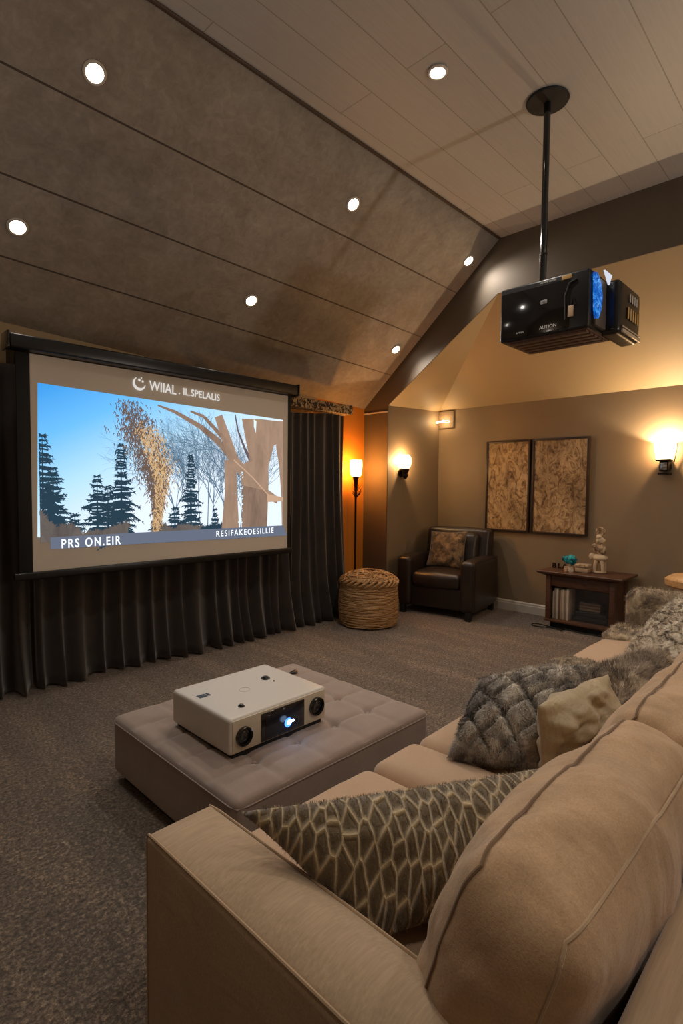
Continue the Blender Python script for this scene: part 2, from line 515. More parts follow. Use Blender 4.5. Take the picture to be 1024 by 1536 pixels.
# sloping ceiling, eight strips so that its slight twist stays smooth
V = []; F = []; UV = []
nx, nt = 10, 8
for i in range(nx + 1):
    for j in range(nt + 1):
        x = X0 + (X1 - X0) * i / nx; t = -.06 + 1.06 * j / nt
        V.append(slope_pt(x, t)); UV.append((i / nx, t))
for i in range(nx):
    for j in range(nt):
        a = i * (nt + 1) + j; F.append([a, a + 1, a + nt + 2, a + nt + 1])
o = struct(mesh_obj('ceiling_slope', V, F, slope_mat, None, True, None, UV))
sm = o.modifiers.new('thick', 'SOLIDIFY'); sm.thickness = .08; sm.offset = 1 if o.data.polygons[0].normal.z > 0 else -1
slab('ceiling', [(X0, Y0, ZF), (X1, Y0, ZF), (X1, YR, ZF), (X0, YR, ZF)], (0, 0, .1), board_mat)
b = MB(); b.tube([(X0, YR - .004, ZF - .006), (X1, YR - .004, ZF - .006)], .011, 8); struct(b.build('trim_1', dark_trim))
slab('wall_screen', [(X0, YS, 0), (4.15, YS, 0), (4.15, YS, zt(4.15) + .02), (X0, YS, zt(X0) + .02)], (0, .1, 0), cream_mat)
slab('wall_niche', [(4.15, YS, 0), (X1, YS, 0), (X1, YS, zt(X1) + .02), (4.15, YS, zt(4.15) + .02)], (0, .1, 0), ochre_mat)  # screen wall continued up to the gable, in an ochre tone
slab('wall_left', [(X0, Y0, 0), (X0, YS, 0), (X0, YS, 2.75), (X0, YR, ZF), (X0, Y0, ZF)], (-.1, 0, 0), wall_mat)
slab('wall_back', [(X0, Y0, 0), (X2, Y0, 0), (X2, Y0, ZF), (X0, Y0, ZF)], (0, -.1, 0), wall_mat)
# gable wall with the alcove opening cut out of it
ZO = 3.37; YO = 2.70
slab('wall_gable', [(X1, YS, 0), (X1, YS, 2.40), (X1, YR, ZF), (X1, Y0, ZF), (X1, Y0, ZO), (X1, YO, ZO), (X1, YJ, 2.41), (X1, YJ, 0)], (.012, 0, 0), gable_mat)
slab('wall_alcove', [(X1 + .006, YJ, 0), (X2, YJ, 0), (X2, YJ, 2.45), (X1 + .006, YJ, 2.42)], (0, .1, 0), wall_mat)
slab('wall_right', [(X2, YJ + .1, 0), (X2, Y0, 0), (X2, Y0, 2.46), (X2, YJ + .1, 2.46)], (.1, 0, 0), wall_mat)
slab('ceiling_alcove_hip', [(X1 + .012, YJ, 2.41), (X1 + .012, YO, ZO), (X2, YJ, 2.45)], (0, .08, .08), cream_mat)
slab('ceiling_alcove', [(X1 + .012, YO, ZO), (X1 + .012, Y0, ZO), (X2, Y0, 2.46), (X2, YJ, 2.455)], (.06, 0, .1), cream_mat)
# skirting boards and the small cornice over the niche
def skirting(name, p, q, nrm):
    p, q, nr = Vector(p), Vector(q), Vector(nrm)
    prof = [(0, 0), (.018, 0), (.018, .085), (.013, .095), (.013, .108), (.006, .118), (0, .122)]
    V = []; F = []
    for e in (p, q):
        for (d, z) in prof: V.append(e + nr * d + Vector((0, 0, z)))
    n = len(prof)
    for i in range(n - 1): F.append([i, i + 1, n + i + 1, n + i])
    F.append(list(range(n))); F.append(list(range(n, 2 * n))[::-1])
    return struct(mesh_obj(name, V, F, white_trim, None, False))
skirting('baseboard_right', (X2, Y0, 0), (X2, YJ, 0), (-1, 0, 0))
skirting('baseboard_alcove', (X1 + .006, YJ, 0), (X2, YJ, 0), (0, -1, 0))
skirting('baseboard_gable', (X1, YJ, 0), (X1, YS, 0), (-1, 0, 0))
b = MB(); b.box((X1 - .012, YJ, 2.33), (X1, YS, 2.345)); struct(b.build('trim_2', white_trim))

# ------------------------------------------------------------------ downlights
cnt = 0
def downlight(loc, nrm, label, power, group='recessed ceiling spotlights', spot=True, vis=True):
    root = empty('ceiling_spotlight', loc)
    nrm = Vector(nrm).normalized(); q = Vector((0, 0, -1)).rotation_difference(nrm)
    root.rotation_mode = 'QUATERNION'; root.rotation_quaternion = q
    b = MB(); b.lathe([(.043, -.001), (.058, -.001), (.061, -.006), (.056, -.012), (.046, -.012), (.041, -.004), (.043, -.001)], 28)
    b.build('trim_ring', white_trim, root)
    b = MB(); b.lathe([(0, -.006), (.044, -.006), (.044, -.002), (0, -.002)], 28)
    b.build('lens', lamp_disc, root)
    tag(root, label, 'spotlight', group)
    L = bpy.data.lights.new('spot_lamp', 'SPOT'); L.energy = power; L.color = (1, .92, .82); L.spot_size = math.radians(125); L.spot_blend = .8; L.shadow_soft_size = .04
    lo = bpy.data.objects.new('spot_lamp', L); link(lo, root); lo.location = (0, 0, -.03)
    return root
def slope_n(x):
    a = Vector(slope_pt(x, 0)); b_ = Vector(slope_pt(x, 1)); c = Vector(slope_pt(x + 1, 0))
    n = (b_ - a).cross(c - a).normalized()
    return n if n.z < 0 else -n
for x, t, lab in [(1.20, .802, 'round spotlight highest on the sloping ceiling, nearest the camera at the upper left'),
                  (1.04, .343, 'round spotlight low on the sloping ceiling by the left edge of the photo'),
                  (3.15, .833, 'round spotlight in the upper row of the sloping ceiling, middle of its three'),
                  (2.78, .367, 'round spotlight in the lower row of the slope, right above the screen centre'),
                  (4.76, .864, 'round spotlight at the top end of the slope beside the dark gable wall'),
                  (4.71, .374, 'farthest small spotlight low on the slope above the curtain corner')]:
    downlight(slope_pt(x, t), slope_n(x), lab, 30)
downlight((2.739, 1.918, ZF), (0, 0, -1), 'round spotlight in the flat boarded ceiling left of the projector pole', 60)
for (x, y) in [(.9, -.3), (2.6, -.6), (.3, -1.5), (4.2, -1.3)]:  # spotlights out of view, added to raise the room's brightness
    downlight((x, y, ZF), (0, 0, -1), 'unseen fill spotlight added in the flat boarded ceiling behind the camera', 40, 'added fill spotlights behind the camera')

# ------------------------------------------------------------------ curtains
def curtain(name, x0, x1, z1, y, nf, label, seed, flare=.10, zb=0.012, amp=.035, top=None, xflare=(0, 0)):
    V = []; F = []
    nx_ = nf * 12; nz_ = 26
    r = random.Random(seed)
    ph = [r.uniform(-.5, .5) for _ in range(nf + 2)]; am = [r.uniform(.6, 1.35) for _ in range(nf + 2)]
    for j in range(nz_ + 1):
        s = j / nz_                       # 0 at the top
        for i in range(nx_ + 1):
            u = i / nx_; k = max(0, min(nf, u * nf + 1.0 * noise.noise(Vector((u * nf * .35, seed * 1.7, .3))) * math.sin(PI * u))); ki = int(min(k, nf - .001)); fr = k - ki
            a = am[ki] * (1 - fr) + am[ki + 1] * fr; p_ = ph[ki] * (1 - fr) + ph[ki + 1] * fr
            w = math.sin(2 * PI * (k + p_ * .55 * (.4 + s))) * a
            w2 = noise.noise(Vector((u * nf * .7 + seed, s * 1.6, seed))) 
            zz = z1(x0 + (x1 - x0) * u) if callable(z1) else z1
            x = (x0 + xflare[0] * s * s) * (1 - u) + (x1 + xflare[1] * s * s) * u + .012 * math.cos(2 * PI * k) * s
            dep = amp * (.35 + .85 * s)
            yy = y - dep * w - .05 * w2 * s - flare * max(0, (s - .72) / .28) ** 2 * (.6 + .5 * w2 + .25 * w)
            bottom = zb + .02 * max(0, noise.noise(Vector((u * nf * .8, seed, 2))))
            V.append((x, yy, zz + (bottom - zz) * s))
    for j in range(nz_):
        for i in range(nx_):
            a = j * (nx_ + 1) + i
            F.append([a, a + nx_ + 1, a + nx_ + 2, a + 1])
    o = mesh_obj(name, V, F, curtain_mat)
    m = o.modifiers.new('thick', 'SOLIDIFY'); m.thickness = .006
    return tag(o, label, 'curtain', 'dark velvet curtains round the screen')
curtain('velvet_curtain', .1, 1.17, lambda x: 2.262, 4.2, 9, 'dark velvet curtain hanging at the left edge of the screen', 3, .12)
curtain('velvet_curtain', 1.19, 3.50, 1.9, 4.19, 17, 'wide dark velvet curtain hanging below and behind the projection screen', 11, .10)
curtain('velvet_curtain', 3.54, 4.33, lambda x: 2.19 + (x - 3.5) * .08, 4.2, 7, 'dark velvet curtain falling to the floor between screen and wicker basket', 23, .08, amp=.045, xflare=(.0, .12))
m = NT('speckled_animal_print'); v = m.mapped((1, 1, 1)); f = m.noise(v, 42, 3, .6, .5)
m.col(m.ramp(f, [(.46, lin(46, 32, 20)), (.54, lin(188, 152, 104))])); m.set(Roughness=.8); m.bump(f, .3, .004)
b = MB(); b.box((3.44, 4.06, 2.235), (4.33, 4.30, 2.335), .012)
tag(b.build('curtain_pelmet', m.m), 'speckled brown and tan pelmet box above the right curtain', 'pelmet')
b = MB(); b.tube([(-.1, 4.24, 2.25), (3.44, 4.24, 2.25)], .012, 10); 
b.box((.55, 4.23, 2.24), (.575, 4.45, 2.26)); b.box((1.115, 4.26, 2.22), (1.13, 4.45, 2.42))
tag(b.build('curtain_rail', dark_metal), 'dark curtain rail on the wall behind the screen housing', 'curtain rail')

# ------------------------------------------------------------------ projection screen
scr = empty('projection_screen', (2.25, 4.0, .8))
tag(scr, 'large black framed projection screen showing a blue sky forest picture', 'projection screen')
def sc_child(o): 
    o.matrix_parent_inverse = scr.matrix_world.inverted() if False else Matrix.Translation((-2.25, -4.0, -.8)); return o
b = MB(); b.box((1.00, 3.90, 2.315), (3.40, 4.03, 2.405), .012, seg=3); sc_child(b.build('housing', black_plastic, scr))
b = MB(); b.box((.985, 3.895, 2.305), (1.0, 4.035, 2.415), .004); sc_child(b.build('end_cap', black_gloss, scr))
b = MB(); b.box((3.40, 3.895, 2.305), (3.415, 4.035, 2.415), .004); sc_child(b.build('end_cap', black_gloss, scr))
# brackets back to the wall
for x in (1.3, 3.1):
    b = MB(); b.box((x - .02, 4.02, 2.34), (x + .02, YS, 2.37), .002); sc_child(b.build('wall_bracket', dark_metal, scr))
SX0, SX1, SZ0, SZ1 = 1.137, 3.352, .855, 2.31
b = MB()
b.box((SX0, 3.996, SZ0), (SX1, 4.000, SZ1)); 
canvas = simple('matte_white_canvas', lin(226, 216, 202), .8, .02, 2)
sc_child(b.build('canvas', canvas, scr))
for lo, hi in (((1.055, 3.992, .81), (SX0, 4.006, 2.31)), ((SX1, 3.992, .81), (3.385, 4.006, 2.31))):
    b = MB(); b.box(lo, hi, .002); sc_child(b.build('side_border', black_matte, scr))
b = MB(); b.box((1.02, 3.975, .808), (3.40, 4.012, .86), .01, seg=3); sc_child(b.build('weight_bar', black_plastic, scr))

# the projected picture: flat cut shapes of light in layers a fraction of a millimetre apart
def sky_material():
    m = NT('picture_sky'); g = m.mapped((1, 1, 1), out='UV')
    sep = m.node('ShaderNodeSeparateXYZ'); m.l.new(g, sep.inputs[0])
    a = m.math('ADD', m.math('MULTIPLY', sep.outputs[0], .85), m.math('MULTIPLY', m.math('SUBTRACT', 1.0, sep.outputs[1]), .85))
    c = m.ramp(a, [(.0, lin(58, 150, 228)), (.3, lin(108, 186, 244)), (.6, lin(176, 220, 250)), (.95, lin(226, 238, 250))])
    m.col((0, 0, 0)); m.l.new(c, m.b.inputs['Emission Color']); m.b.inputs['Emission Strength'].default_value = 1.1
    m.b.inputs['Specular IOR Level'].default_value = 0
    return m.m
ES = 1.1
pm = [sky_material(), emis('picture_dark_conifer', lin(44, 68, 84), ES * .8), emis('picture_shadow', lin(104, 94, 88), ES * .8),
      emis('picture_trunk', lin(156, 126, 106), ES), emis('picture_trunk_edge', lin(192, 158, 132), ES), emis('picture_branch', lin(104, 92, 96), ES * .9),
      emis('picture_golden_leaves', lin(204, 168, 122), ES), emis('picture_brown_leaves', lin(110, 90, 78), ES * .9), emis('picture_band', lin(104, 112, 130), ES * .9),
      emis('picture_twig', lin(92, 118, 140), ES * .9), emis('picture_bright_sky', lin(214, 238, 250), ES), emis('picture_bark', lin(136, 112, 96), ES)]
def mottled_glow(m, c, k=.25, sc=6):
    h = NT('glow_' + m.name); f = h.noise(h.mapped((1, 1, .35)), sc, 6, .7, .5)
    h.col((0, 0, 0)); h.b.inputs['Specular IOR Level'].default_value = 0
    h.l.new(h.ramp(f, [(.3, scl(c, 1 - k)), (.7, scl(c, 1 + k))]), h.b.inputs['Emission Color']); h.b.inputs['Emission Strength'].default_value = ES
    h.m.name = m.name + '_mottled'; return h.m
pm[3] = mottled_glow(pm[3], lin(158, 130, 110), .22); pm[11] = mottled_glow(pm[11], lin(134, 110, 94), .3, 9); pm[2] = mottled_glow(pm[2], lin(96, 88, 84), .3, 9)
class Pic:
    def __init__(s): s.v = []; s.f = []; s.m = []; s.layer = 0
    def poly(s, pts, mi):
        b0 = len(s.v)
        y = 3.9945 - .00018 * s.layer - (.00012 * rr.random() if s.layer == 5 else 0)
        for (x, z) in pts: s.v.append((x, y, z))
        s.f.append(list(range(b0, b0 + len(pts)))); s.m.append(mi)
    def limb(s, pts, w, mi):
        for i in range(len(pts) - 1):
            (x0, z0), (x1, z1) = pts[i], pts[i + 1]
            d = math.hypot(x1 - x0, z1 - z0) or 1; nx_, nz_ = -(z1 - z0) / d, (x1 - x0) / d
            a, c = w[i], w[i + 1]
            s.poly([(x0 + nx_ * a, z0 + nz_ * a), (x1 + nx_ * c, z1 + nz_ * c), (x1 - nx_ * c, z1 - nz_ * c), (x0 - nx_ * a, z0 - nz_ * a)], mi)
P = Pic()
IC = [(1.184, 2.125), (3.292, 2.078), (3.348, 0.960), (1.166, 0.983)]
rr = random.Random(5)
XL, XR = IC[0][0], IC[1][0]
ZB = (2.049, 1.054)[1]
def clampx(x): return max(XL + .002, min(XR - .002, x))
def ztop(x): return IC[0][1] + (IC[1][1] - IC[0][1]) * (x - XL) / (XR - XL)
def twig(x, z, a, L, w, d, mi):
    if d == 0 or L < .02: return
    x1, z1 = x + math.cos(a) * L, z + math.sin(a) * L
    if not (XL < x1 < XR and z1 < ztop(x1) - .004): return
    P.limb([(x, z), (x1, z1)], [w, w * .75], mi)
    for k in range(2 if d < 5 else 3):
        twig(x1, z1, a + rr.uniform(-.55, .55), L * rr.uniform(.65, .9), w * .66, d - 1, mi)
P.layer = 1
for k in range(19):
    x = (2.175, 1.063)[0] + k * .05 + rr.uniform(-.02, .02)
    twig(x, ZB, PI / 2 + rr.uniform(-.15, .15), rr.uniform(.16, .26), .0045, 7, 9)
for (px_, pz_, a, L) in (((2.703, 1.501) + (2.4, .2)), ((2.601, 1.385) + (2.2, .18)), ((2.737, 1.677) + (2.7, .2))):
    twig(px_, pz_, a, L, .005, 6, 9)
def conifer(x, z0, z1, hw, mi=1):
    h = z1 - z0; n = int(h / .019)
    P.limb([(x, z0), (x, z1)], [.010, .002], mi)
    for i in range(n):
        t = (i + .3) / n; z = z1 - h * t + rr.uniform(-.01, .01); w = hw * (.08 + t ** .9) * rr.uniform(.45, 1.15)
        for sg in (-1, 1):
            ww = w * rr.uniform(.55, 1.15); ww = min(ww, (x - XL - .004) if sg < 0 else 9); dr = -.30 * ww * rr.uniform(-.2, 1.7) + .01
            tip = (clampx(x + sg * ww), z + dr); th = .005 + .009 * t
            P.poly([(x, z + th), (x + sg * ww * .5, z + dr * .2 + th * .8), tip, (x + sg * ww * .6, z + dr * .4 - th), (x, z - th)], mi)
            for q in range(int(8 + 16 * t)):
                f = rr.uniform(.25, 1); bx, bz = clampx(x + sg * ww * f), z + dr * f
                P.limb([(bx, bz), (clampx(bx + sg * rr.uniform(.004, .026)), bz - rr.uniform(-.012, .024))], [.0046, .0008], mi)
P.layer = 3
conifer((1.195, 1.252)[0] + .01, (1.193, 1.117)[1], (1.219, 1.783)[1], .22)
conifer((1.269, 1.159)[0], (1.193, 1.117)[1], (1.292, 1.570)[1], .16)
conifer((1.564, 1.097)[0], ZB, (1.559, 1.512)[1], .155)
conifer((1.641, 1.092)[0], ZB, (1.635, 1.436)[1], .12)
conifer((1.740, 1.087)[0], ZB, (1.746, 1.759)[1], .16)
conifer((1.408, 1.105)[0], ZB, (1.409, 1.246)[1], .10)
conifer((2.319, 1.055)[0], ZB, (2.303, 1.702)[1], .13)
conifer((2.175, 1.063)[0], ZB, (2.176, 1.278)[1], .12)
conifer((2.026, 1.071)[0], ZB, (2.027, 1.203)[1], .10)
conifer((2.548, 1.043)[0], ZB, (2.548, 1.243)[1], .06)
P.layer = 4
def mass(x0, z0, x1, z1, h0, h1, mi, n=420):
    pts = []
    for i in range(41):
        u = i / 40; x = x0 + (x1 - x0) * u
        pts.append((x, z0 + (z1 - z0) * u + (h0 + (h1 - h0) * u) * (.55 + .45 * noise.noise(Vector((x * 9, z0 * 5, mi))) + .15 * rr.random())))
    P.poly([(x0, ZB)] + pts + [(x1, ZB)], mi)
    for k in range(n):
        i = rr.randrange(41); x, z = pts[i]; a_ = PI / 2 + rr.gauss(0, .9); L = rr.uniform(.01, .035); z -= rr.random() * .03; x += rr.uniform(-.01, .01)
        P.limb([(clampx(x), z), (clampx(x + math.cos(a_) * L), z + math.sin(a_) * L)], [.005, .001], mi)
mass(XL, ZB, (1.443, 1.089)[0], ZB, .26, .10, 2)
mass((1.434, 1.089)[0], ZB, (1.791, 1.069)[0], ZB, .07, .13, 2)
mass((1.982, 1.058)[0], ZB, (2.406, 1.045)[0], ZB, .10, .09, 2)
mass((2.406, 1.034)[0], ZB, (2.703, 1.028)[0], ZB, .05, .08, 1)
P.layer = 5
# hanging clump of foliage
cl = [(1.789, 2.064) + (.10,), (1.839, 1.890) + (.13,), (1.901, 1.794) + (.15,), (1.954, 1.644) + (.13,), (1.996, 1.532) + (.10,), (2.006, 1.397) + (.06,), (2.000, 1.256) + (.035,), (1.982, 1.126) + (.02,)]
for k in range(4600):
    t = rr.random() ** .85 * (len(cl) - 1.001); i = int(t); f = t - i
    cx, cz, cw = [cl[i][q] * (1 - f) + cl[i + 1][q] * f for q in range(3)]
    x = cx + .03 + rr.gauss(0, cw * .6); z = cz + rr.uniform(-.05, .05)
    if z > ztop(x) - .02: z = ztop(x) - .02 - rr.random() * .05
    right = (x - cx) > .0
    mi = 6 if (right and rr.random() < .62 and i > 0) else (7 if rr.random() < .85 else 5)
    L = rr.uniform(.012, .04); a = -PI / 2 + rr.gauss(0, .45)
    P.limb([(x, z), (x + math.cos(a) * L, z + math.sin(a) * L)], [.0038, .001], mi)
P.layer = 8
# big bare trees on the right
def big(pts, w, mi): P.limb(pts, w, mi)
big([(2.033, 2.072), (2.180, 2.036), (2.408, 1.939), (2.601, 1.814), (2.751, 1.677)], [.006, .014, .022, .03, .05], 11)
big([(2.316, 2.056), (2.440, 2.025), (2.575, 1.908), (2.669, 1.824)], [.008, .014, .018, .02], 11)
big([(2.582, 2.044), (2.642, 1.902), (2.737, 1.677), (2.879, 1.534), (3.066, 1.397), (3.232, 1.315)], [.04, .045, .05, .05, .045, .03], 3)
big([(2.751, 2.073), (2.779, 1.942), (2.850, 1.788), (2.923, 1.673)], [.006, .008, .012, .02], 5)
big([(2.703, 1.675), (2.710, 1.385), (2.703, 1.081)], [.06, .065, .09], 3)
P.poly([(2.821, 2.045), (3.041, 2.060), (3.244, 2.061), (3.292, 2.065), (3.293, 1.864), (3.181, 1.832), (3.119, 1.631), (3.120, 1.458), (3.106, 1.062), (2.822, 1.069), (2.836, 1.385), (2.793, 1.620), (2.908, 1.684), (2.857, 1.889)], 3)
P.layer = 9
P.poly([(2.822, 1.456), (3.105, 1.409), (3.106, 1.062), (2.822, 1.069)], 11)
P.poly([(3.205, 1.834), (3.293, 1.889), (3.298, 1.065), (3.282, 1.066), (3.272, 1.371), (3.246, 1.636)], 3)
P.layer = 10
P.poly([(3.105, 1.378), (3.296, 1.346), (3.297, 1.308), (3.105, 1.304)], 4)
P.poly([(2.951, 2.051), (2.981, 2.036), (2.974, 1.928), (2.952, 1.986)], 10)
for k in range(60):
    x = rr.uniform((2.780, 1.267)[0], (2.829, 1.266)[0]); z = rr.uniform((2.794, 1.118)[1], (2.793, 1.591)[1])
    P.poly([(x, z), (x + .012, z + .006), (x + .006, z + .016)], 10)
P.limb([(2.737, 1.677), (2.938, 1.529), (3.136, 1.353)], [.006, .006, .006], 4)
# caption band
P.layer = 12
P.poly([(1.247, 1.086), (1.832, 1.087), (3.298, 1.078), (3.348, 0.979), (1.832, 1.000), (1.246, 1.004)], 8)
# background last in the list but deepest
b0 = len(P.v)
skyq = [(1.184, 2.125), (3.292, 2.078), (3.298, 1.065), (1.168, 1.091)]
P.v += [(x, 3.9955, z) for (x, z) in skyq]; P.f.append([b0, b0 + 1, b0 + 2, b0 + 3]); P.m.append(0)
UVp = [((x - XL) / (XR - XL), (z - ZB) / (IC[0][1] - ZB)) for (x, y, z) in P.v]
pic = mesh_obj('projected_picture', P.v, P.f, pm, scr, False, P.m, UVp); sc_child(pic)
pic['label'] = 'projected picture of conifers and bare trees against a blue sky'

def text_part(name, s, size, mat, parent, M, ext=.0008, space=1.0, bold=0.0, shear=0, sx=1, align='LEFT'):
    cu = bpy.data.curves.new('t', 'FONT'); cu.body = s; cu.size = size; cu.extrude = ext; cu.space_character = space; cu.offset = bold; cu.align_x = align
    ob = bpy.data.objects.new('t', cu); COL.objects.link(ob)
    dg = bpy.context.evaluated_depsgraph_get(); dg.update()
    me = bpy.data.meshes.new_from_object(ob.evaluated_get(dg))
    bpy.data.objects.remove(ob)
    me.materials.clear(); me.materials.append(mat)
    for v in me.vertices: v.co.x *= sx
    me.transform(M)
    o = bpy.data.objects.new(name, me); return link(o, parent)
txt = emis('picture_lettering', lin(235, 240, 245), ES * 1.15)
txt2 = emis('picture_heading_lettering', lin(215, 210, 205), ES * .9)
def stext(s, x, z, size, mat, sp, tilt, sx, bold=0.0):
    M = T(x, 3.9905, z) @ RY(-tilt) @ RX(PI / 2)
    sc_child(text_part('lettering', s, size, mat, scr, M, .0008, sp, bold, 0, sx))
stext('WIIAL', (1.963, 2.176)[0], (1.963, 2.181)[1], .105, txt2, 1.0, -.03, .80, .0005)
stext('. IL.SPELALIS', (2.210, 2.182)[0], (2.210, 2.182)[1], .080, txt2, 1.05, -.03, .86, .0003)
stext('PRS ON.EIR', (1.314, 1.013)[0], (1.314, 1.008)[1], .088, txt, 1.3, .0, .74, .0015)
stext('RESIFAKEOESILLIE', (2.554, 1.014)[0], (2.554, 1.014)[1], .072, txt, 1.3, .0, .86, .0005)
# crescent mark with two dots left of the heading
cx, cz = (1.883, 2.216)
V = []; F = []
n = 26
for i in range(n + 1):
    a = math.radians(115 + 240 * i / n); w = .004 + .017 * math.sin(PI * i / n)
    for rad in (.05, .05 - w): V.append((cx + rad * math.cos(a), 3.990, cz + rad * math.sin(a)))
for i in range(n): F.append([2 * i, 2 * i + 2, 2 * i + 3, 2 * i + 1])
for (dx, dz, rad) in ((.002, .030, .010), (.028, .022, .008), (.018, .046, .005)):
    b0 = len(V); V += [(cx + dx + rad * math.cos(a * PI / 6), 3.990, cz + dz + rad * math.sin(a * PI / 6)) for a in range(12)]; F.append(list(range(b0, b0 + 12)))
sc_child(mesh_obj('crescent_mark', V, F, txt2, scr, False))

# ------------------------------------------------------------------ wall lamps
def point(parent, loc, e, c=WARM, r=.03):
    L = bpy.data.lights.new('bulb_light', 'POINT'); L.energy = e; L.color = c; L.shadow_soft_size = r
    o = bpy.data.objects.new('bulb_light', L); link(o, parent); o.location = loc
    return o
# right: tapered square shade on a dark block
rt = empty('wall_sconce', (6.0, 1.43, 1.60))
tag(rt, 'wall sconce with square tapering frosted shade, right of the two framed pictures', 'wall lamp')
b = MB(); 
def taper(b, z0, z1, a0, b0, a1, b1, cx, mi=0, thick=.004, cap=False):
    # open square tube: x half a, y half b
    V = []
    for z, a, c in ((z0, a0, b0), (z1, a1, b1)):
        for sx_, sy_ in ((-1, -1), (1, -1), (1, 1), (-1, 1)): V.append((cx + sx_ * a, sy_ * c, z))
    F = [[i, (i + 1) % 4, (i + 1) % 4 + 4, i + 4] for i in range(4)]
    b.add(V, F, mi)
taper(b, .145, .30, .045, .060, .062, .082, -.085)
o = b.build('lamp_shade', shade_mat, rt, False, None)
b = MB(); b.box((-.135, -.064, .128), (-.035, .064, .145), .003); b.box((-.105, -.04, .03), (0, .04, .128), .008); b.box((-.115, -.05, .0), (-.0, .05, .02), .004); b.box((-.04, -.045, .05), (0, .045, .16), .004)
b.build('bracket', dark_metal, rt)
b = MB(); b.tube([(-.03, -.07, .12), (-.035, -.085, .20), (-.035, -.096, .31)], .005, 8); b.build('side_rod', dark_metal, rt)
b = MB(); b.box((-.1065, -.028, .045), (-.1045, .028, .115), .004); b.build('bracket_plate', chrome, rt)
point(rt, (-.085, 0, .262), 50, (1, .74, .46), .014)
# left: ribbed crystal bowl
lf = empty('wall_sconce', (5.20, YJ, 1.54))
tag(lf, 'wall sconce with round ribbed crystal shade, on the alcove wall above the armchair', 'wall lamp')
b = MB(); b.lathe([(.028, .13), (.055, .15), (.072, .18), (.078, .22), (.07, .265), (.055, .295), (.045, .30)], 40, T(0, -.070, 0) @ Matrix.Diagonal((.85, .82, 1, 1)), 0, lambda a, z: 1 + .05 * math.cos(14 * a))
b.build('lamp_shade', crystal_mat, lf)
b = MB(); b.lathe([(0, 0), (.02, .01), (.035, .04), (.03, .07), (.045, .1), (.05, .125), (.03, .13)], 24, T(0, -.070, .01)); b.build('bracket', dark_metal, lf)
b = MB(); b.lathe([(0, 0), (.05, 0), (.055, .006), (.05, .018), (0, .022)], 24, T(0, 0, .09) @ RX(PI / 2)); b.tube([(0, -.02, .09), (0, -.06, .06), (0, -.07, .05)], .01, 8)
b.build('wall_plate', dark_metal, lf)
b = MB()
for k in range(8):
    a = k * PI / 4
    b.tube([(.044 * math.cos(a), -.07 + .043 * math.sin(a), .145), (.070 * math.cos(a), -.07 + .066 * math.sin(a), .20), (.067 * math.cos(a), -.07 + .064 * math.sin(a), .24)], .0022, 6)
b.build('cage', dark_metal, lf)
point(lf, (0, -.070, .235), 90, (1, .72, .44), .012)
# standing torch lamp in the niche
tl = empty('floor_lamp', (4.64, 4.30, 0))
tag(tl, 'tall torch floor lamp with amber shade and twig stem behind the curtain', 'floor lamp')
b = MB(); b.lathe([(.045, 1.57), (.066, 1.60), (.072, 1.70), (.070, 1.765)], 32); b.build('lamp_shade', torch_mat, tl)
b = MB(); b.lathe([(0, 0), (.10, 0), (.10, .012), (.03, .03), (.012, .06), (.012, .5), (.013, 1.3), (.018, 1.42), (.03, 1.55), (.047, 1.572), (0, 1.575)], 20); b.build('pole', dark_metal, tl)
b = MB(); r5 = random.Random(9)
for k in range(26):
    a = r5.uniform(0, 2 * PI); z = r5.uniform(1.33, 1.52); L = r5.uniform(.05, .10)
    p0 = Vector((.012 * math.cos(a), .012 * math.sin(a), z)); p1 = p0 + Vector((math.cos(a) * L * .5, math.sin(a) * L * .5, L * .5)); p2 = p1 + Vector((math.cos(a + .8) * L * .3, math.sin(a + .8) * L * .3, L * .5))
    b.tube([p0, p1, p2], [.004, .003, .0015], 5)
b.build('twig_collar', simple('dark_twig', lin(70, 44, 26), .6), tl)
point(tl, (0, 0, 1.68), 30, (1.0, .50, .12))
# square glass light in the upper corner
cg = empty('corner_light', (5.95, 4.02, 2.225))
tag(cg, 'small square glass light with glowing ring high in the alcove corner', 'wall lamp')
b = MB(); b.box((.028, -.17, .0), (.05, .06, .215), .003); b.build('back_plate', wall_mat, cg)
b = MB()
b.tube([(-.02 + .02 * math.cos(a * PI / 12), -.04 + .10 * math.sin(a * PI / 12), .075 + .012 * math.sin(a * PI / 6)) for a in range(24)], .004, 8, True)
b.build('glowing_ring', emis('ring_glow', (1, .72, .4), 6), cg)
b = MB(); b.lathe([(0, 0), (.018, .008), (.02, .02), (0, .03)], 16, T(-.02, -.05, .07)); b.build('bulb', emis('bulb_glow', (1, .8, .5), 18), cg)
point(cg, (-.08, -.05, .08), 2, r=.02)

# unseen uplighters, added as fill to brighten the ceilings
for (x, y, e, l_) in ((-1.45, -1.7, 20, 'unseen fill uplighter added in the back left corner behind the camera'), (3.6, -1.95, 115, 'unseen fill uplighter added against the back wall behind the sofa'), (-1.5, 2.6, 25, 'unseen fill uplighter added by the left wall')):
    ul = empty('fill_uplighter', (x, y, 0)); tag(ul, l_, 'floor lamp')
    b = MB(); b.lathe([(0, 0), (.14, 0), (.14, .02), (.02, .035), (.012, .06), (.012, 1.70), (0, 1.70)], 20); b.build('pole', dark_metal, ul)
    b = MB(); b.lathe([(.015, 1.70), (.08, 1.73), (.15, 1.80), (.17, 1.86), (.165, 1.86), (.145, 1.805), (.07, 1.74), (0, 1.72)], 28); b.build('bowl', dark_metal, ul)
    point(ul, (0, 0, 1.87), e, (1, .93, .85), .09)
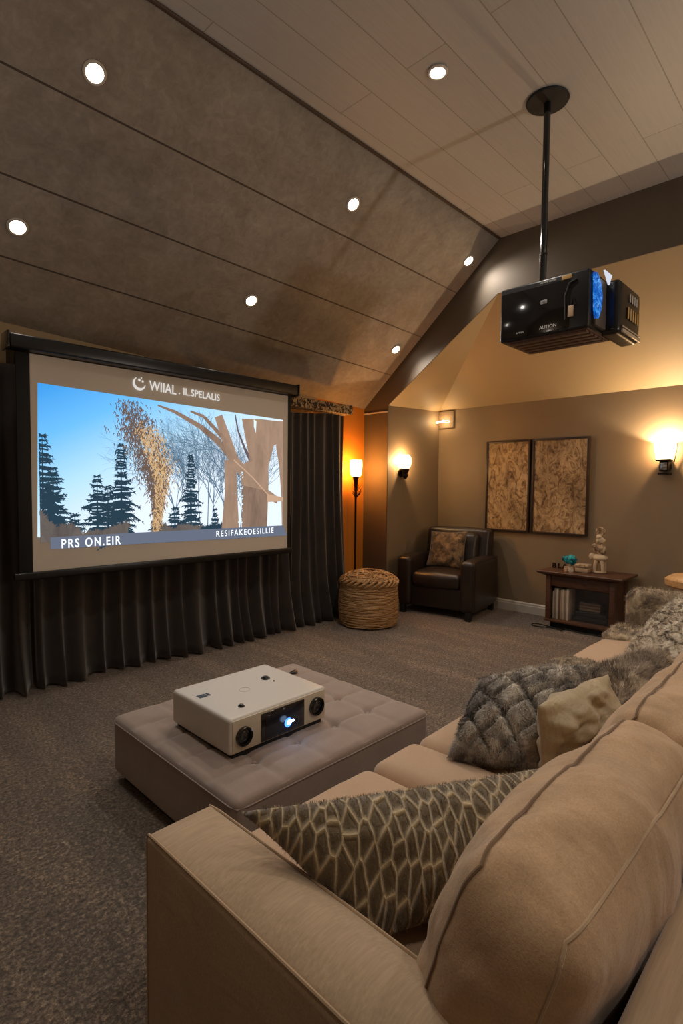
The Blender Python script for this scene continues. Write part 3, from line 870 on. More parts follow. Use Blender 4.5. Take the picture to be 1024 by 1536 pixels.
# ------------------------------------------------------------------ pictures
for (y0, y1, sd, lab) in ((2.805, 3.36, 1.3, 'narrower framed abstract brown texture picture, left of the pair on the wall'), (2.15, 2.775, 5.7, 'wider framed abstract brown texture picture, right of the pair on the wall')):
    r0 = empty('framed_picture', (6.0, (y0 + y1) / 2, .945)); tag(r0, lab, 'picture', 'pair of framed abstract pictures')
    hw = (y1 - y0) / 2; H_ = 1.07
    b = MB()
    b.box((-.045, -hw, 0), (0, -hw + .022, H_), .003); b.box((-.045, hw - .022, 0), (0, hw, H_), .003)
    b.box((-.045, -hw + .022, 0), (0, hw - .022, .022), .003); b.box((-.045, -hw + .022, H_ - .022), (0, hw - .022, H_), .003)
    b.build('frame', simple('dark_frame_wood', lin(52, 36, 26), .45), r0)
    b = MB(); b.box((-.034, -hw + .02, .02), (-.01, hw - .02, H_ - .02)); b.build('canvas', art_material(sd, 'abstract_artwork'), r0)

# ------------------------------------------------------------------ armchair
ch = empty('armchair', (5.44, 3.53, 0), math.radians(10))
tag(ch, 'dark brown leather armchair with a throw pillow, under the crystal sconce', 'armchair')
# local: front is -x
def soft_part(name, size, loc, r, bulge, mat, parent, n=(10, 10, 6), rot=None, disp=None, pipe=None):
    bm, fn = soft_box(*size, r, bulge, n, disp)
    M = T(*loc) @ (rot or Matrix())
    b = MB(); b.bm(bm, 0, M)
    o = b.build(name, mat, parent, True, None)
    return o, fn, M
soft_part('arm', (.80, .17, .56), (-.02, .385, .37), .05, (.0, .01, .025), leather, ch)
soft_part('arm', (.80, .17, .56), (-.02, -.385, .37), .05, (.0, .01, .025), leather, ch)
soft_part('base', (.72, .62, .24), (-.0, 0, .21), .02, (.005, 0, 0), leather, ch)
soft_part('seat_cushion', (.62, .595, .17), (-.085, 0, .405), .05, (.015, .0, .035), leather, ch, disp=wrinkle(7, .005))
soft_part('backrest', (.20, .80, .66), (.30, 0, .63), .05, (.02, 0, .02), leather, ch, rot=RY(math.radians(9)), disp=wrinkle(5, .004))
soft_part('back_cushion', (.16, .59, .46), (.175, 0, .69), .06, (.04, 0, .015), leather, ch, rot=RY(math.radians(11)), disp=wrinkle(6, .006))
for sx_ in (-.38, .34):
    for sy_ in (-.40, .40):
        b = MB(); b.box((sx_ - .03, sy_ - .03, 0), (sx_ + .03, sy_ + .03, .10), .004); b.build('leg', black_matte, ch)
for s_ in (-1, 1):
    b = MB(); b.tube([(-.415, s_ * .46, .10), (-.415, s_ * .46, .60), (-.40, s_ * .465, .64), (.36, s_ * .465, .645)], .004, 6); b.build('welt', leather, ch)

def place_pillow(name, label, corners, thick, mats, fur=None, side_mats=True, n=26, quilt=0, seed=0, pinch=.07, cat='pillow', uvmap=False, pipe=None, flip=1, p=.55, wr=.006, lean=(0, 0, -1), parent=None, group=None, furw=.0009):
    V, F, side, loop = pillow(*corners, thick, n, pinch, seed, wr, flip, quilt, p)
    mids = list(side) if side_mats and isinstance(mats, list) and len(mats) > 1 else [0] * len(F)
    if fur:
        src = [i for i, s_ in enumerate(side) if (s_ == 0 or fur[2] == 'both')]
        V, F, k = add_fur(V, F, fur[0], fur[1], furw, lean, src)
        mids += [0] * k
    uv = None
    if uvmap:
        # rest coordinates of every vertex in the plane of the pillow
        bl, br, tr, tl_ = map(Vector, corners); e1 = (br - bl); e2 = (tl_ - bl)
        uv = [((v - bl).dot(e1) / e1.length_squared * e1.length / .62, (v - bl).dot(e2) / e2.length_squared * e2.length / .62) for v in V]
    o = mesh_obj(name, V, F, mats, parent, True, mids, uv)
    if label: tag(o, label, cat, group)
    if pipe:
        b = MB(); b.tube([p_ for p_ in loop], pipe[0], 6, True); b.build('piping', pipe[1], o)
    return o
Mc = T(5.44, 3.53, 0) @ RZ(math.radians(10))
cs = [Mc @ Vector(p_) for p_ in ((-.02, .29, .50), (-.05, -.22, .49), (.06, -.20, .95), (.06, .26, .93))]
place_pillow('throw_pillow', 'square brown patterned pillow leaning in the leather armchair', cs, .15, [fur_material('crumpled_brown_print', lin(46, 34, 22), lin(104, 82, 56), lin(150, 124, 88), 13)], seed=4, pinch=.09, flip=-1)

# ------------------------------------------------------------------ wicker basket
bk = empty('wicker_pouf', (4.28, 3.765, 0)); bk.scale = (1.13, 1.13, 1.04)
tag(bk, 'round woven seagrass pouf basket beside the curtain and armchair', 'basket')
b = MB(); R0 = .268
prof = [(0, .0), (.20, 0), (.235, .02)]
for i in range(24):
    z = .03 + .36 * i / 23; prof.append((R0 * (.90 + .12 * math.sin(PI * (.18 + .64 * i / 23))), z))
prof += [(.262, .41), (.245, .45), (.20, .50), (.12, .525), (0, .53)]
b.lathe(prof, 48); 
r6 = random.Random(3)
for i in range(34):
    z = .022 + .385 * i / 33; rad = R0 * (.90 + .12 * math.sin(PI * (.18 + .64 * (z - .03) / .36))) + .003
    pts = []; ph = r6.uniform(0, 6); tl_ = r6.uniform(-.006, .006)
    for k in range(40):
        a = 2 * PI * k / 40
        pts.append((rad * math.cos(a), rad * math.sin(a), z + tl_ * math.sin(a + ph) + .003 * math.sin(7 * a + ph)))
    b.tube(pts, r6.uniform(.0055, .0075), 6, True)
b.build('woven_body', seagrass, bk)
b = MB()
for i in range(70):   # loose slanting strands heaped over the top
    a0 = r6.uniform(0, 2 * PI); pts = []
    span = r6.uniform(.9, 2.2); rad0 = r6.uniform(.05, .25); 
    for k in range(9):
        t = k / 8; a = a0 + span * t; rad = rad0 + (.262 - rad0) * abs(2 * t - 1) ** 1.5 if i % 2 else rad0 + .015 * math.sin(6 * t)
        z = .43 + .125 * math.sqrt(max(0, 1 - (rad / .275) ** 2)) + r6.uniform(-.002, .003)
        pts.append((rad * math.cos(a), rad * math.sin(a), z))
    b.tube(pts, r6.uniform(.005, .0075), 6)
for i in range(26):   # thick twisted rim rolling over the right side
    a0 = i / 26 * 2 * PI; pts = []
    for k in range(8):
        t = k / 7; a = a0 + .5 * t; rr_ = .245 + .03 * math.sin(PI * t); z = .40 + .085 * t
        pts.append((rr_ * math.cos(a), rr_ * math.sin(a), z))
    b.tube(pts, .010, 6)
b.build('twisted_lid', seagrass, bk)
b = MB()
for i in range(110):   # frayed ends
    a = r6.uniform(0, 2 * PI); z = r6.choice((r6.uniform(.06, .40), r6.uniform(.38, .50))); rad = .262 if z < .42 else .262 - (z - .42) * .6
    p0 = Vector((rad * math.cos(a), rad * math.sin(a), z)); da = r6.choice((-1, 1)) * r6.uniform(.08, .22)
    p1 = Vector(((rad + .016) * math.cos(a + da), (rad + .016) * math.sin(a + da), z + r6.uniform(-.015, .02)))
    b.tube([p0, (p0 + p1) / 2 * 1.01, p1], [.004, .0035, .002], 5)
o = b.build('frayed_strands', seagrass, bk); o['kind'] = 'stuff'

# ------------------------------------------------------------------ console table
tb = empty('console_table', (5.74, 2.06, 0))
tag(tb, 'dark walnut console table with open front shelf below the pictures', 'table')
def tbx(name, boxes, mat=walnut, bev=.006):
    b = MB()
    for lo, hi in boxes: b.box(lo, hi, bev)
    return b.build(name, mat, tb)
# top with flaring edge
V = []; F = []
for z, g in ((.545, .0), (.575, .055), (.592, .06), (.598, .055)):
    for sx_, sy_ in ((-1, -1), (1, -1), (1, 1), (-1, 1)): V.append((sx_ * (.20 + (g if sx_ < 0 else g * .6)) , sy_ * (.34 + g * 1.35), z))
for l in range(3):
    for i in range(4): F.append([l * 4 + i, l * 4 + (i + 1) % 4, l * 4 + 4 + (i + 1) % 4, l * 4 + 4 + i])
F.append([3, 2, 1, 0]); F.append([12, 13, 14, 15])
mesh_obj('tabletop', V, F, walnut, tb, False)
for sx_ in (-.175, .175):
    for sy_ in (-.315, .315): tbx('post', [((sx_ - .024, sy_ - .026, .09), (sx_ + .024, sy_ + .026, .546))])
tbx('apron', [((-.185, -.29, .44), (-.165, .29, .546))]); tbx('apron', [((.165, -.29, .44), (.185, .29, .546))])
tbx('side_panel', [((-.15, -.325, .09), (.15, -.31, .546))])
tbx('side_panel', [((-.15, .31, .09), (.15, .325, .546))])
tbx('back_panel', [((.155, -.29, .09), (.165, .29, .44))])
tbx('shelf', [((-.21, -.35, .065), (.20, .35, .092))])
tbx('plinth', [((-.17, -.30, .0), (.17, .30, .066))], black_matte)
b = MB(); b.box((-.178, -.285, .092), (-.175, .135, .44)); 
gl = NT('cabinet_glass'); gl.col((.9, .9, .9)); gl.set(Roughness=.03)
tt = gl.node('ShaderNodeBsdfTransparent'); mm = gl.node('ShaderNodeMixShader'); mm.inputs[0].default_value = .985
gl.l.new(gl.b.outputs[0], mm.inputs[1]); gl.l.new(tt.outputs[0], mm.inputs[2]); gl.l.new(mm.outputs[0], gl.out.inputs[0])
b.build('glass_pane', gl.m, tb)
TX, TY = 5.74, 2.06
# row of slim cases on the shelf
proto = None; r7 = random.Random(2)
tones = [lin(196, 180, 158), lin(150, 134, 116), lin(214, 200, 180), lin(120, 98, 78), lin(186, 160, 130)]
tm = [simple('case_tone_%s' % w_, c_, .5) for w_, c_ in zip(('cream', 'taupe', 'ivory', 'brown', 'sand'), tones)]
y = TY + .285
for i in range(8):
    w_ = r7.choice((.016, .019, .022)); h_ = r7.uniform(.285, .33)
    b = MB(); b.box((-.09, -w_ / 2, 0), (.09, w_ / 2, h_), .002)
    o = b.build('disc_case', tm[i % 5]); y -= w_ / 2 + .0015; o.location = (TX - .06, y, .093); y -= w_ / 2
    tag(o, 'slim upright case in the left half of the console table shelf', 'case', 'upright cases on the table shelf')
b = MB(); b.box((-.13, -.17, 0), (.10, .17, .055), .006); b.box((-.12, -.16, .058), (.10, .16, .10), .006); o = b.build('media_player', black_gloss); o.location = (TX + .03, TY - .075, .093)
tag(o, 'black electronic box behind the glass of the console table', 'media player')
b = MB()
for k in range(3): b.box((-.06 + .005 * k, -.08, .102 + k * .03), (.08, .13, .128 + k * .03), .003)
o = b.build('magazine_stack', tm[3]); o.location = (TX + .03, TY - .075, .093)
tag(o, 'brown stack lying on the black box inside the console table', 'magazines')
# things on the top
TZ = .598
b = MB(); b.box((-.012, -.03, 0), (.012, .03, .004)); 
lt = empty('letter_blocks', (TX + .05, TY + .32, TZ)); tag(lt, 'small dark block letters at the left end of the console table', 'ornament')
Mx = T(.0, .06, .0) @ RZ(-PI / 2) @ RX(PI / 2)
text_part('block_letter', 'B', .075, dark_metal, lt, Mx, .008, 1, .002)
text_part('block_letter', 'L', .075, dark_metal, lt, T(0, .0, 0) @ RZ(-PI / 2) @ RX(PI / 2), .008, 1, .002)
text_part('block_letter', 'A', .075, dark_metal, lt, T(0, -.05, 0) @ RZ(-PI / 2) @ RX(PI / 2), .008, 1, .002)
# teal ornament
teal = NT('teal_glaze'); f = teal.noise(teal.mapped(), 40, 4, .7); teal.col(teal.ramp(f, [(.35, lin(10, 50, 110)), (.5, lin(20, 140, 160)), (.65, lin(60, 200, 190))])); teal.set(Roughness=.15); teal = teal.m
th = empty('teal_ornament', (TX - .02, TY + .165, TZ)); tag(th, 'teal and blue glazed lumpy ornament on the console table', 'ornament')
bm = bmesh.new(); bmesh.ops.create_icosphere(bm, subdivisions=4, radius=.06)
for v in bm.verts:
    k = 1 + .35 * noise.noise(v.co * 26); v.co = Vector((v.co.x * k * .8, v.co.y * k * 1.15, v.co.z * k * .85 + .115))
b = MB(); b.bm(bm); b.build('glazed_head', teal, th)
b = MB(); b.lathe([(0, 0), (.035, 0), (.03, .02), (.02, .04), (.025, .07), (0, .075)], 20); b.build('foot', tm[0], th)
for k, (dx, dy, l_) in enumerate(((-.13, .16, 'small cream pot in front of the teal ornament, the left one'), (-.14, .105, 'small cream pot in front of the teal ornament, the right one'))):
    b = MB(); b.lathe([(0, 0), (.021, 0), (.024, .03), (.019, .045), (.022, .052), (.012, .053), (0, .05)], 20)
    o = b.build('small_pot', tm[0] if k else tm[4]); o.location = (TX + dx, TY + dy, TZ); tag(o, l_, 'pot', 'small cream pots on the table')
# stacked woven boxes
sb = empty('trinket_box', (TX - .04, TY + .02, TZ)); tag(sb, 'two-tier tan trinket box between teal ornament and figurine', 'box')
b = MB(); b.box((-.06, -.065, 0), (.06, .065, .05), .01, seg=3); b.build('lower_tier', tm[4], sb)
b = MB(); b.box((-.065, -.07, .05), (.065, .07, .085), .012, seg=3); b.build('lid', fur_material('speckled_lid', lin(120, 92, 66), lin(180, 150, 112), lin(206, 184, 150), 40), sb)
# figurine: stacked animal-like totem
fg = empty('totem_figurine', (TX + .02, TY - .12, TZ)); tag(fg, 'tall carved stacked-animal figurine with round disc on top', 'figurine')
carve = fur_material('carved_tan_stone', lin(84, 58, 38), lin(176, 146, 110), lin(222, 200, 168), 22)
carve2 = simple('pale_carved_stone', lin(206, 184, 152), .5, .12, 20, .3, 60)
b = MB(); b.lathe([(0, 0), (.06, 0), (.068, .012), (.06, .022), (0, .024)], 24); b.build('round_base', tm[4], fg)
def blob(cx_, cy_, cz_, rx_, ry_, rz_, amp=.18, sc=18):
    bm = bmesh.new(); bmesh.ops.create_icosphere(bm, subdivisions=3, radius=1)
    for v in bm.verts:
        k = 1 + amp * noise.noise(v.co * 2 + Vector((cx_ * sc, cy_ * sc, cz_ * sc)))
        v.co = Vector((cx_ + v.co.x * rx_ * k, cy_ + v.co.y * ry_ * k, cz_ + v.co.z * rz_ * k))
    b.bm(bm)
b = MB()
for sx_, sy_ in ((-.03, -.04), (-.03, .04), (.03, -.04), (.03, .04)): b.tube([(sx_, sy_, .02), (sx_ * .9, sy_ * .9, .09), (sx_ * .7, sy_ * .6, .13)], [.014, .016, .022], 10)
blob(0, 0, .155, .05, .075, .045); blob(-.01, .075, .165, .028, .03, .035)
b.build('lower_beast', carve2, fg)
b = MB(); blob(0, .01, .245, .045, .058, .055, .3); blob(-.03, .05, .275, .025, .024, .024); blob(0, -.045, .235, .03, .02, .04)
b.build('middle_beast', carve, fg)
b = MB(); blob(0, 0, .33, .036, .044, .04, .3); blob(-.01, .01, .365, .026, .03, .03, .2); b.build('upper_beast', carve2, fg)
b = MB(); b.lathe([(0, -.009), (.036, -.009), (.046, -.006), (.046, .006), (.036, .009), (.03, .004), (0, .004)], 32, T(-.005, .0, .425) @ RY(-PI / 2)); b.build('medallion', carve, fg)
# cable on the floor by the table
b = MB(); pts = []
for k in range(60):
    a = k / 59 * 2 * PI * 2.2
    pts.append((5.50 + .05 * math.sin(a), 2.30 - .16 * math.cos(a * .5) + .06 * math.cos(a), .012 + .004 * math.sin(a * 2)))
pts += [(5.52, 2.02, .01), (5.545, 1.85, .01), (5.55, 1.72, .01)]
b.tube(pts, .006, 6); tag(b.build('power_cable', black_matte), 'dark cable coiled on the carpet in front of the console table', 'cable')
# small tan end table beyond the sofa
et = empty('end_table', (4.92, .86, 0)); tag(et, 'pale tan wooden end table just beyond the fur covered sofa end', 'table')
b = MB(); b.lathe([(0, .70), (.27, .70), (.29, .715), (.292, .76), (.27, .775), (0, .775)], 36, None, 0, lambda a, z: 1 + .04 * math.sin(3 * a) + .02 * math.sin(7 * a)); b.build('tabletop', pale_wood, et)
for k in range(3):
    a = k * 2 * PI / 3 + .4; b = MB(); b.tube([(.22 * math.cos(a), .22 * math.sin(a), 0), (.12 * math.cos(a), .12 * math.sin(a), .71)], [.018, .024], 10); b.build('leg', pale_wood, et)

# ------------------------------------------------------------------ ottoman
ot = empty('ottoman', (1.67, 2.09, .0)); tag(ot, 'large square mushroom grey tufted ottoman in front of the sofa', 'ottoman')
OW, OD, OH = 1.17, 1.05, .30
def tuft(c, n):
    dz = 0
    if n.z > .6:
        u = (c.x / OW + .5) * 5; v = (c.y / OD + .5) * 5
        du = abs(u - round(u)); dv = abs(v - round(v))
        inside = min(1, (.5 - abs(c.x) / OW) * 12) * min(1, (.5 - abs(c.y) / OD) * 12)
        d = math.hypot(du, dv)
        dz -= .020 * math.exp(-(d / .13) ** 2) * inside
        dz -= .009 * (math.exp(-(du / .07) ** 2) + math.exp(-(dv / .07) ** 2)) * inside
        dz += .006 * inside
        dz += .004 * noise.noise(c * 7) * inside
    return Vector((0, 0, dz))
bm, fn = soft_box(OW, OD, .28, .03, (0, 0, .006), (80, 76, 5), tuft)
b = MB(); b.bm(bm, 0, T(0, 0, .040 + .140)); b.build('upholstered_block', otto_top, ot)
pts = [p_ + Vector((0, 0, .18)) for p_ in loop_on(soft_fn(OW + .004, OD + .004, .28, .03, (0, 0, 0)), 2, .80, 24)]
b = MB(); b.tube(pts, .0028, 6, True); b.build('seam_piping', otto_top, ot)
b = MB()
for i in range(1, 5):
    for j in range(1, 5):
        b.lathe([(0, -.003), (.011, -.002), (.009, .003), (0, .005)], 12, T((i / 5 - .5) * OW, (j / 5 - .5) * OD, .308))
o = b.build('tufting_buttons', otto_top, ot); o['kind'] = 'stuff'
b = MB(); b.box((-OW / 2 + .04, -OD / 2 + .04, 0), (OW / 2 - .04, OD / 2 - .04, .04)); b.build('plinth', black_matte, ot)
b = MB(); b.box((-.03, -.012, 0), (.03, .012, .014), .005); b.box((-.005, -.02, .0), (.02, .02, .01), .004)
o = b.build('small_remote', black_plastic); o.location = (2.10, 2.44, .326); o.rotation_euler = (0, 0, .3)
tag(o, 'tiny black remote lying at the far end of the ottoman', 'remote')

# ------------------------------------------------------------------ white projector on the ottoman
pj = empty('table_projector', (1.50, 2.055, .321)); tag(pj, 'white box projector with two round lenses standing on the ottoman', 'projector')
PW, PD, PZ0, PZ1 = .545, .47, .024, .178
bm, fn = soft_box(PW, PD, PZ1 - PZ0, .016, (0, 0, 0), (8, 8, 4)); b = MB(); b.bm(bm, 0, T(0, 0, (PZ0 + PZ1) / 2)); b.build('body', white_plastic, pj)
b = MB(); b.box((-PW / 2 + .012, -PD / 2 - .003, PZ0 + .008), (PW / 2 - .012, -PD / 2 + .01, PZ1 - .010), .003); b.build('front_panel', cream_front, pj)
b = MB(); b.box((-PW / 2 + .02, -PD / 2 + .01, .0), (PW / 2 - .02, PD / 2 - .01, .03), .006); b.build('base', black_matte, pj)
FY = -PD / 2 - .003
for (lx, lz, lr, lb) in ((-.205, .094, .040, None), (.205, .102, .043, None)):
    b = MB(); b.lathe([(0, .0), (lr * .45, .002), (lr * .5, .004), (lr * .52, .010), (lr * .7, .006), (lr * .86, .006), (lr * .9, .014), (lr, .012), (lr, 0)], 32, T(lx, FY, lz) @ RX(PI / 2)); q = b.build('lens', black_gloss, pj)
    b = MB(); b.tube([(lx + lr * .80 * math.cos(a * PI / 16), FY - .010, lz + lr * .80 * math.sin(a * PI / 16)) for a in range(32)], .0022, 6, True); b.build('lens_ring', dark_metal, q)
b = MB(); b.box((-.115, FY - .005, .036), (.128, FY + .004, .158), .003); q = b.build('display_panel', black_gloss, pj)
b = MB(); b.box((-.095, FY - .0065, .048), (.112, FY - .0045, .143), .001); b.build('screen_glass', simple('dark_blue_display', lin(22, 26, 34), .15), q)
gg = emis('blue_lens_glow', lin(60, 110, 255), 4); gw = emis('white_lens_glow', lin(200, 225, 255), 22)
b = MB(); b.lathe([(0, .002), (.020, .001), (.021, 0)], 24, T(.03, FY - .0066, .080) @ RX(PI / 2)); b.build('blue_glow', gg, q)
b = MB(); b.lathe([(0, .003), (.010, .002), (.011, 0)], 20, T(.033, FY - .0075, .080) @ RX(PI / 2)); b.box((.04, FY - .0085, .077), (.062, FY - .007, .087), .001); b.build('lamp_glow', gw, q)
text_part('lettering', 'AT', .010, print_white, q, T(.0, FY - .0068, .146) @ RX(PI / 2), .0002)
L = point(pj, (.035, FY - .05, .085), .06, (.4, .6, 1), .02)
for (bx, by, br_) in ((.13, .05, .022), (-.155, -.15, .014)):
    b = MB(); b.lathe([(0, .012), (br_ * .6, .010), (br_ * .8, .004), (br_, .004), (br_ * 1.05, 0)], 24, T(bx, by, PZ1)); b.build('top_knob', black_plastic, pj)
b = MB(); b.lathe([(0, .006), (.005, .004), (.005, 0)], 12, T(.135, -.01, PZ1)); b.build('status_dot', black_plastic, pj)
b = MB(); b.tube([(-.03 + .025 * math.cos(a * PI / 12), .0 + .025 * math.sin(a * PI / 12), PZ1 + .0005) for a in range(24)], .0012, 6, True); b.build('embossed_ring', white_plastic, pj)
b = MB(); b.box((-.235, .05, PZ1 - .001), (-.195, .085, PZ1 + .0012)); b.box((-.19, .05, PZ1 - .001), (-.178, .085, PZ1 + .0012)); b.build('top_emblem', black_plastic, pj)

# ------------------------------------------------------------------ ceiling projector
cp = empty('ceiling_mount', (3.413, 1.551, ZF)); tag(cp, 'black pole mount with round plate on the boarded ceiling', 'ceiling mount')
b = MB(); b.lathe([(0, 0), (.125, 0), (.13, -.008), (.125, -.016), (.03, -.02), (0, -.02)][::-1], 40); b.build('ceiling_plate', black_matte, cp)
b = MB(); b.lathe([(0, -1.19), (.021, -1.19), (.021, -.018), (0, -.018)], 24); b.build('pole', black_gloss, cp)
b = MB(); b.lathe([(.021, -.96), (.024, -.96), (.024, -.95), (.021, -.95)], 24); b.build('pole_collar', dark_metal, cp)
pr = empty('ceiling_projector', (3.25, 1.2, 2.39)); tag(pr, 'black box projector hanging from the ceiling pole', 'projector')
# long side panel faces -x, lens end faces -y
b = MB(); b.box((0, .0, 0), (.42, .555, .335), .012, seg=3); b.build('body', black_plastic, pr)
b = MB(); b.box((-.004, .11, .012), (.004, .545, .30), .003); q = b.build('side_panel', black_gloss, pr)
def side_text(s, y, z, size, mat, par, sp=1): 
    return text_part('lettering', s, size, mat, par, T(-.0052, y, z) @ RZ(-PI / 2) @ RX(PI / 2), .0003, sp)
b = MB(); b.box((-.0055, .245, .185), (-.004, .285, .208), .0004); b.build('badge', simple('grey_badge', lin(150, 148, 146), .4), q)
side_text('HC', .28, .19, .018, black_plastic, q).data.transform(T(-.001, 0, 0))
side_text('AUTION', .29, .035, .028, print_white, q, 1.0)
side_text('ATTON', .44, .035, .014, print_white, q)
side_text('POWER VISION', .29, .308, .014, print_white, pr)
b = MB(); b.box((-.002, .10, .300), (.0, .16, .324), .0008); b.build('badge_top', gold_print, pr)
b = MB(); b.box((-.006, .085, .075), (-.0, .118, .14), .0008); b.build('warning_label', simple('tan_label', lin(190, 160, 130), .5), pr)
b = MB(); b.tube([(-.004, .13, .06), (-.008, .135, .2), (-.008, .11, .27), (-.004, .07, .285)], .006, 8); b.tube([(-.004, .10, .15), (-.01, .085, .18), (-.004, .075, .14)], .004, 8); b.build('side_cable', black_matte, pr)
# bottom grille
b = MB()
for k in range(5): b.box((.03 + k * .068, .02, -.018), (.075 + k * .068, .50, .002), .003)
b.box((.02, .01, -.008), (.38, .51, .002)); b.build('bottom_grille', rust_grille, pr)
# recess with blue lens between body and end module
b = MB(); b.box((.06, -.02, .02), (.30, .01, .30), .004); b.build('lens_recess', simple('grey_recess', lin(84, 76, 70), .4), pr)
bl = NT('blue_lens_glass'); f = bl.noise(bl.mapped(), 22, 5, .7, 2); bl.col((0, .01, .05)); bl.set(Roughness=.1)
bl.l.new(bl.ramp(f, [(.35, lin(4, 40, 110)), (.52, lin(20, 110, 210)), (.7, lin(120, 200, 250))]), bl.b.inputs['Emission Color']); bl.b.inputs['Emission Strength'].default_value = .9
V = []; F = []
for (x_, z_) in ((.02, .31), (.07, .315), (.13, .27), (.155, .20), (.14, .12), (.10, .06), (.06, .055), (.04, .10), (.03, .2)): V.append((x_, -.022, z_))
nV = len(V); V += [(x_ * 1.0, -.01, z_) for (x_, _, z_) in V]; V.append((.085, -.045, .19))
F = [[i, (i + 1) % nV, 2 * nV] for i in range(nV)] + [[i, i + nV, (i + 1) % nV + nV, (i + 1) % nV] for i in range(nV)]
mesh_obj('blue_lens', V, F, bl.m, pr, True)
b = MB(); b.add([(.10, -.05, .335), (.22, -.05, .335), (.18, -.05, .27), (.10, -.04, .335), (.22, -.04, .335), (.18, -.04, .27)], [[0, 2, 1], [3, 4, 5], [0, 1, 4, 3], [1, 2, 5, 4], [2, 0, 3, 5]])
b.build('lit_flap', emis('flap_glow', lin(220, 225, 240), .9), pr)
bm, fn = soft_box(.40, .12, .32, .03, (0, .012, 0), (8, 6, 8)); b = MB(); b.bm(bm, 0, T(.42, -.035, .155)); q = b.build('end_module', black_plastic, pr)
slot_m = simple('silver_slots', lin(190, 186, 180), .4)
for k in range(4):
    b = MB(); b.box((.36 + k * .042, -.112, .20), (.374 + k * .042, -.108, .25), .001); b.build('vent_slot', slot_m, q)
for k in range(5):
    b = MB(); b.box((.33 + k * .045, -.112, .095), (.350 + k * .045, -.108, .165), .001); b.build('brass_slot', gold_print, q)
b = MB(); b.box((.26, -.108, .004), (.60, -.095, .026), .003); b.box((.26, -.108, .032), (.60, -.098, .042), .003); b.build('silver_strip', simple('silver_strip_metal', lin(190, 176, 156), .35, metallic=.3), q)

# ------------------------------------------------------------------ sofa
sf = empty('sofa', (2.3, .65, 0)); tag(sf, 'long beige linen sofa facing the screen, seen from behind', 'sofa')
OFS = Matrix.Translation((-2.3, -.65, 0))
def sp(o): o.matrix_parent_inverse = OFS; return o
bm, fn = soft_box(.185, 1.19, .60, .014, (0, 0, .035), (10, 16, 6)); Ma = T(.680, .635, .30)
b = MB(); b.bm(bm, 0, Ma); sp(b.build('arm', sofa_fab, sf))
for sgn in (-.93, .93):
    pts = [Ma @ p_ for p_ in loop_on(soft_fn(.189, 1.194, .604, .014, (0, 0, .035)), 0, sgn, 24)]
    b = MB(); b.tube(pts, .0035, 6, True); sp(b.build('arm_piping', pipe_fab, sf))
b = MB(); b.box((.64, .10, .04), (4.05, 1.17, .30), .02, seg=3); sp(b.build('base', sofa_fab, sf))
bm, fn = soft_box(3.55, .20, .66, .03, (0, .0, .01), (20, 5, 6)); b = MB(); b.bm(bm, 0, T(2.36, .135, .36)); sp(b.build('back_frame', sofa_fab, sf))
for sx_ in (.62, 4.0):
    for sy_ in (.10, 1.12):
        b = MB(); b.lathe([(0, 0), (.022, 0), (.03, .045), (0, .045)], 16, T(sx_, sy_, 0)); sp(b.build('foot', black_matte, sf))
seats = [.765, 1.42, 1.69, 2.35, 3.10, 3.98]
for i in range(5):
    w = seats[i + 1] - seats[i]
    bm, fn = soft_box(w - .004, .96, .19, .05, (0, .012, .035), (10, 12, 4), wrinkle(4, .004, seed=i * 3.3))
    b = MB(); b.bm(bm, 0, T((seats[i] + seats[i + 1]) / 2, .765, .375)); sp(b.build('seat_cushion', seat_fab, sf))
backs = [(.715, 1.485), (1.49, 2.24), (2.25, 3.02), (3.03, 3.82)]
for i, (a, c) in enumerate(backs):
    w = c - a
    def dp(co, nr, i=i):
        p_ = Vector((co.x * 3.2 + i * 7, co.y * 3, co.z * 5)); q_ = Vector((co.x * 9 + i * 7 + co.y * 8, co.y * 5, co.z * 3))
        return nr * (.018 * noise.noise(p_) + .013 * noise.noise(q_) + .004 * noise.noise(q_ * 2.4)) - nr * .009 * max(0, noise.noise(Vector((co.x * 15 + i * 5, co.y * 2.5, co.z * 13))) ) ** .8
    bm, fn = soft_box(w, .21, .44, .065, (.02, .065, .035), (30, 12, 22), dp)
    M = T((a + c) / 2, .40, .655) @ RX(math.radians(17))
    b = MB(); b.bm(bm, 0, M); q = sp(b.build('back_cushion', cush_fab, sf))
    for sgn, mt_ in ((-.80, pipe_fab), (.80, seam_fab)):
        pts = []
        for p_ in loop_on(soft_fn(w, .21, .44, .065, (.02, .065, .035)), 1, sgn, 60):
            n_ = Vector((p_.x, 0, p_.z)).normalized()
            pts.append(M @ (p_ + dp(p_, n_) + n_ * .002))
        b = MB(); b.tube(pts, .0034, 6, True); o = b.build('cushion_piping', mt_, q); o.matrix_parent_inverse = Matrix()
        o.matrix_parent_inverse = Matrix.Translation((0, 0, 0))
# end arm and runner covered in fur
def fur_soft(name, size, loc, r, bulge, mat, count, L, label=None, cat=None, rot=None, n=(10, 14, 10), parent=None, lean=(0, 0, -1), disp=None):
    bm, fn = soft_box(*size, r, bulge, n, disp)
    b = MB(); b.bm(bm, 0, T(*loc) @ (rot or Matrix()))
    V, F, k = add_fur(b.v, b.f, count, L, .0012, lean)
    o = mesh_obj(name, V, F, mat, parent, True)
    if label: tag(o, label, cat)
    return o
o = fur_soft('fur_covered_end', (.24, 1.08, .74), (4.17, .66, .385), .06, (.01, .0, .01), fur_end, 16000, .022, parent=sf); sp(o); o['label'] = 'sofa end arm covered in mottled taupe fur'
o = fur_soft('fur_runner', (.34, .86, .05), (3.88, .80, .495), .022, (0, .0, .02), fur_end, 7000, .02, 'mottled taupe fur runner lying on the far end of the sofa seat', 'throw', rot=RY(-.04))

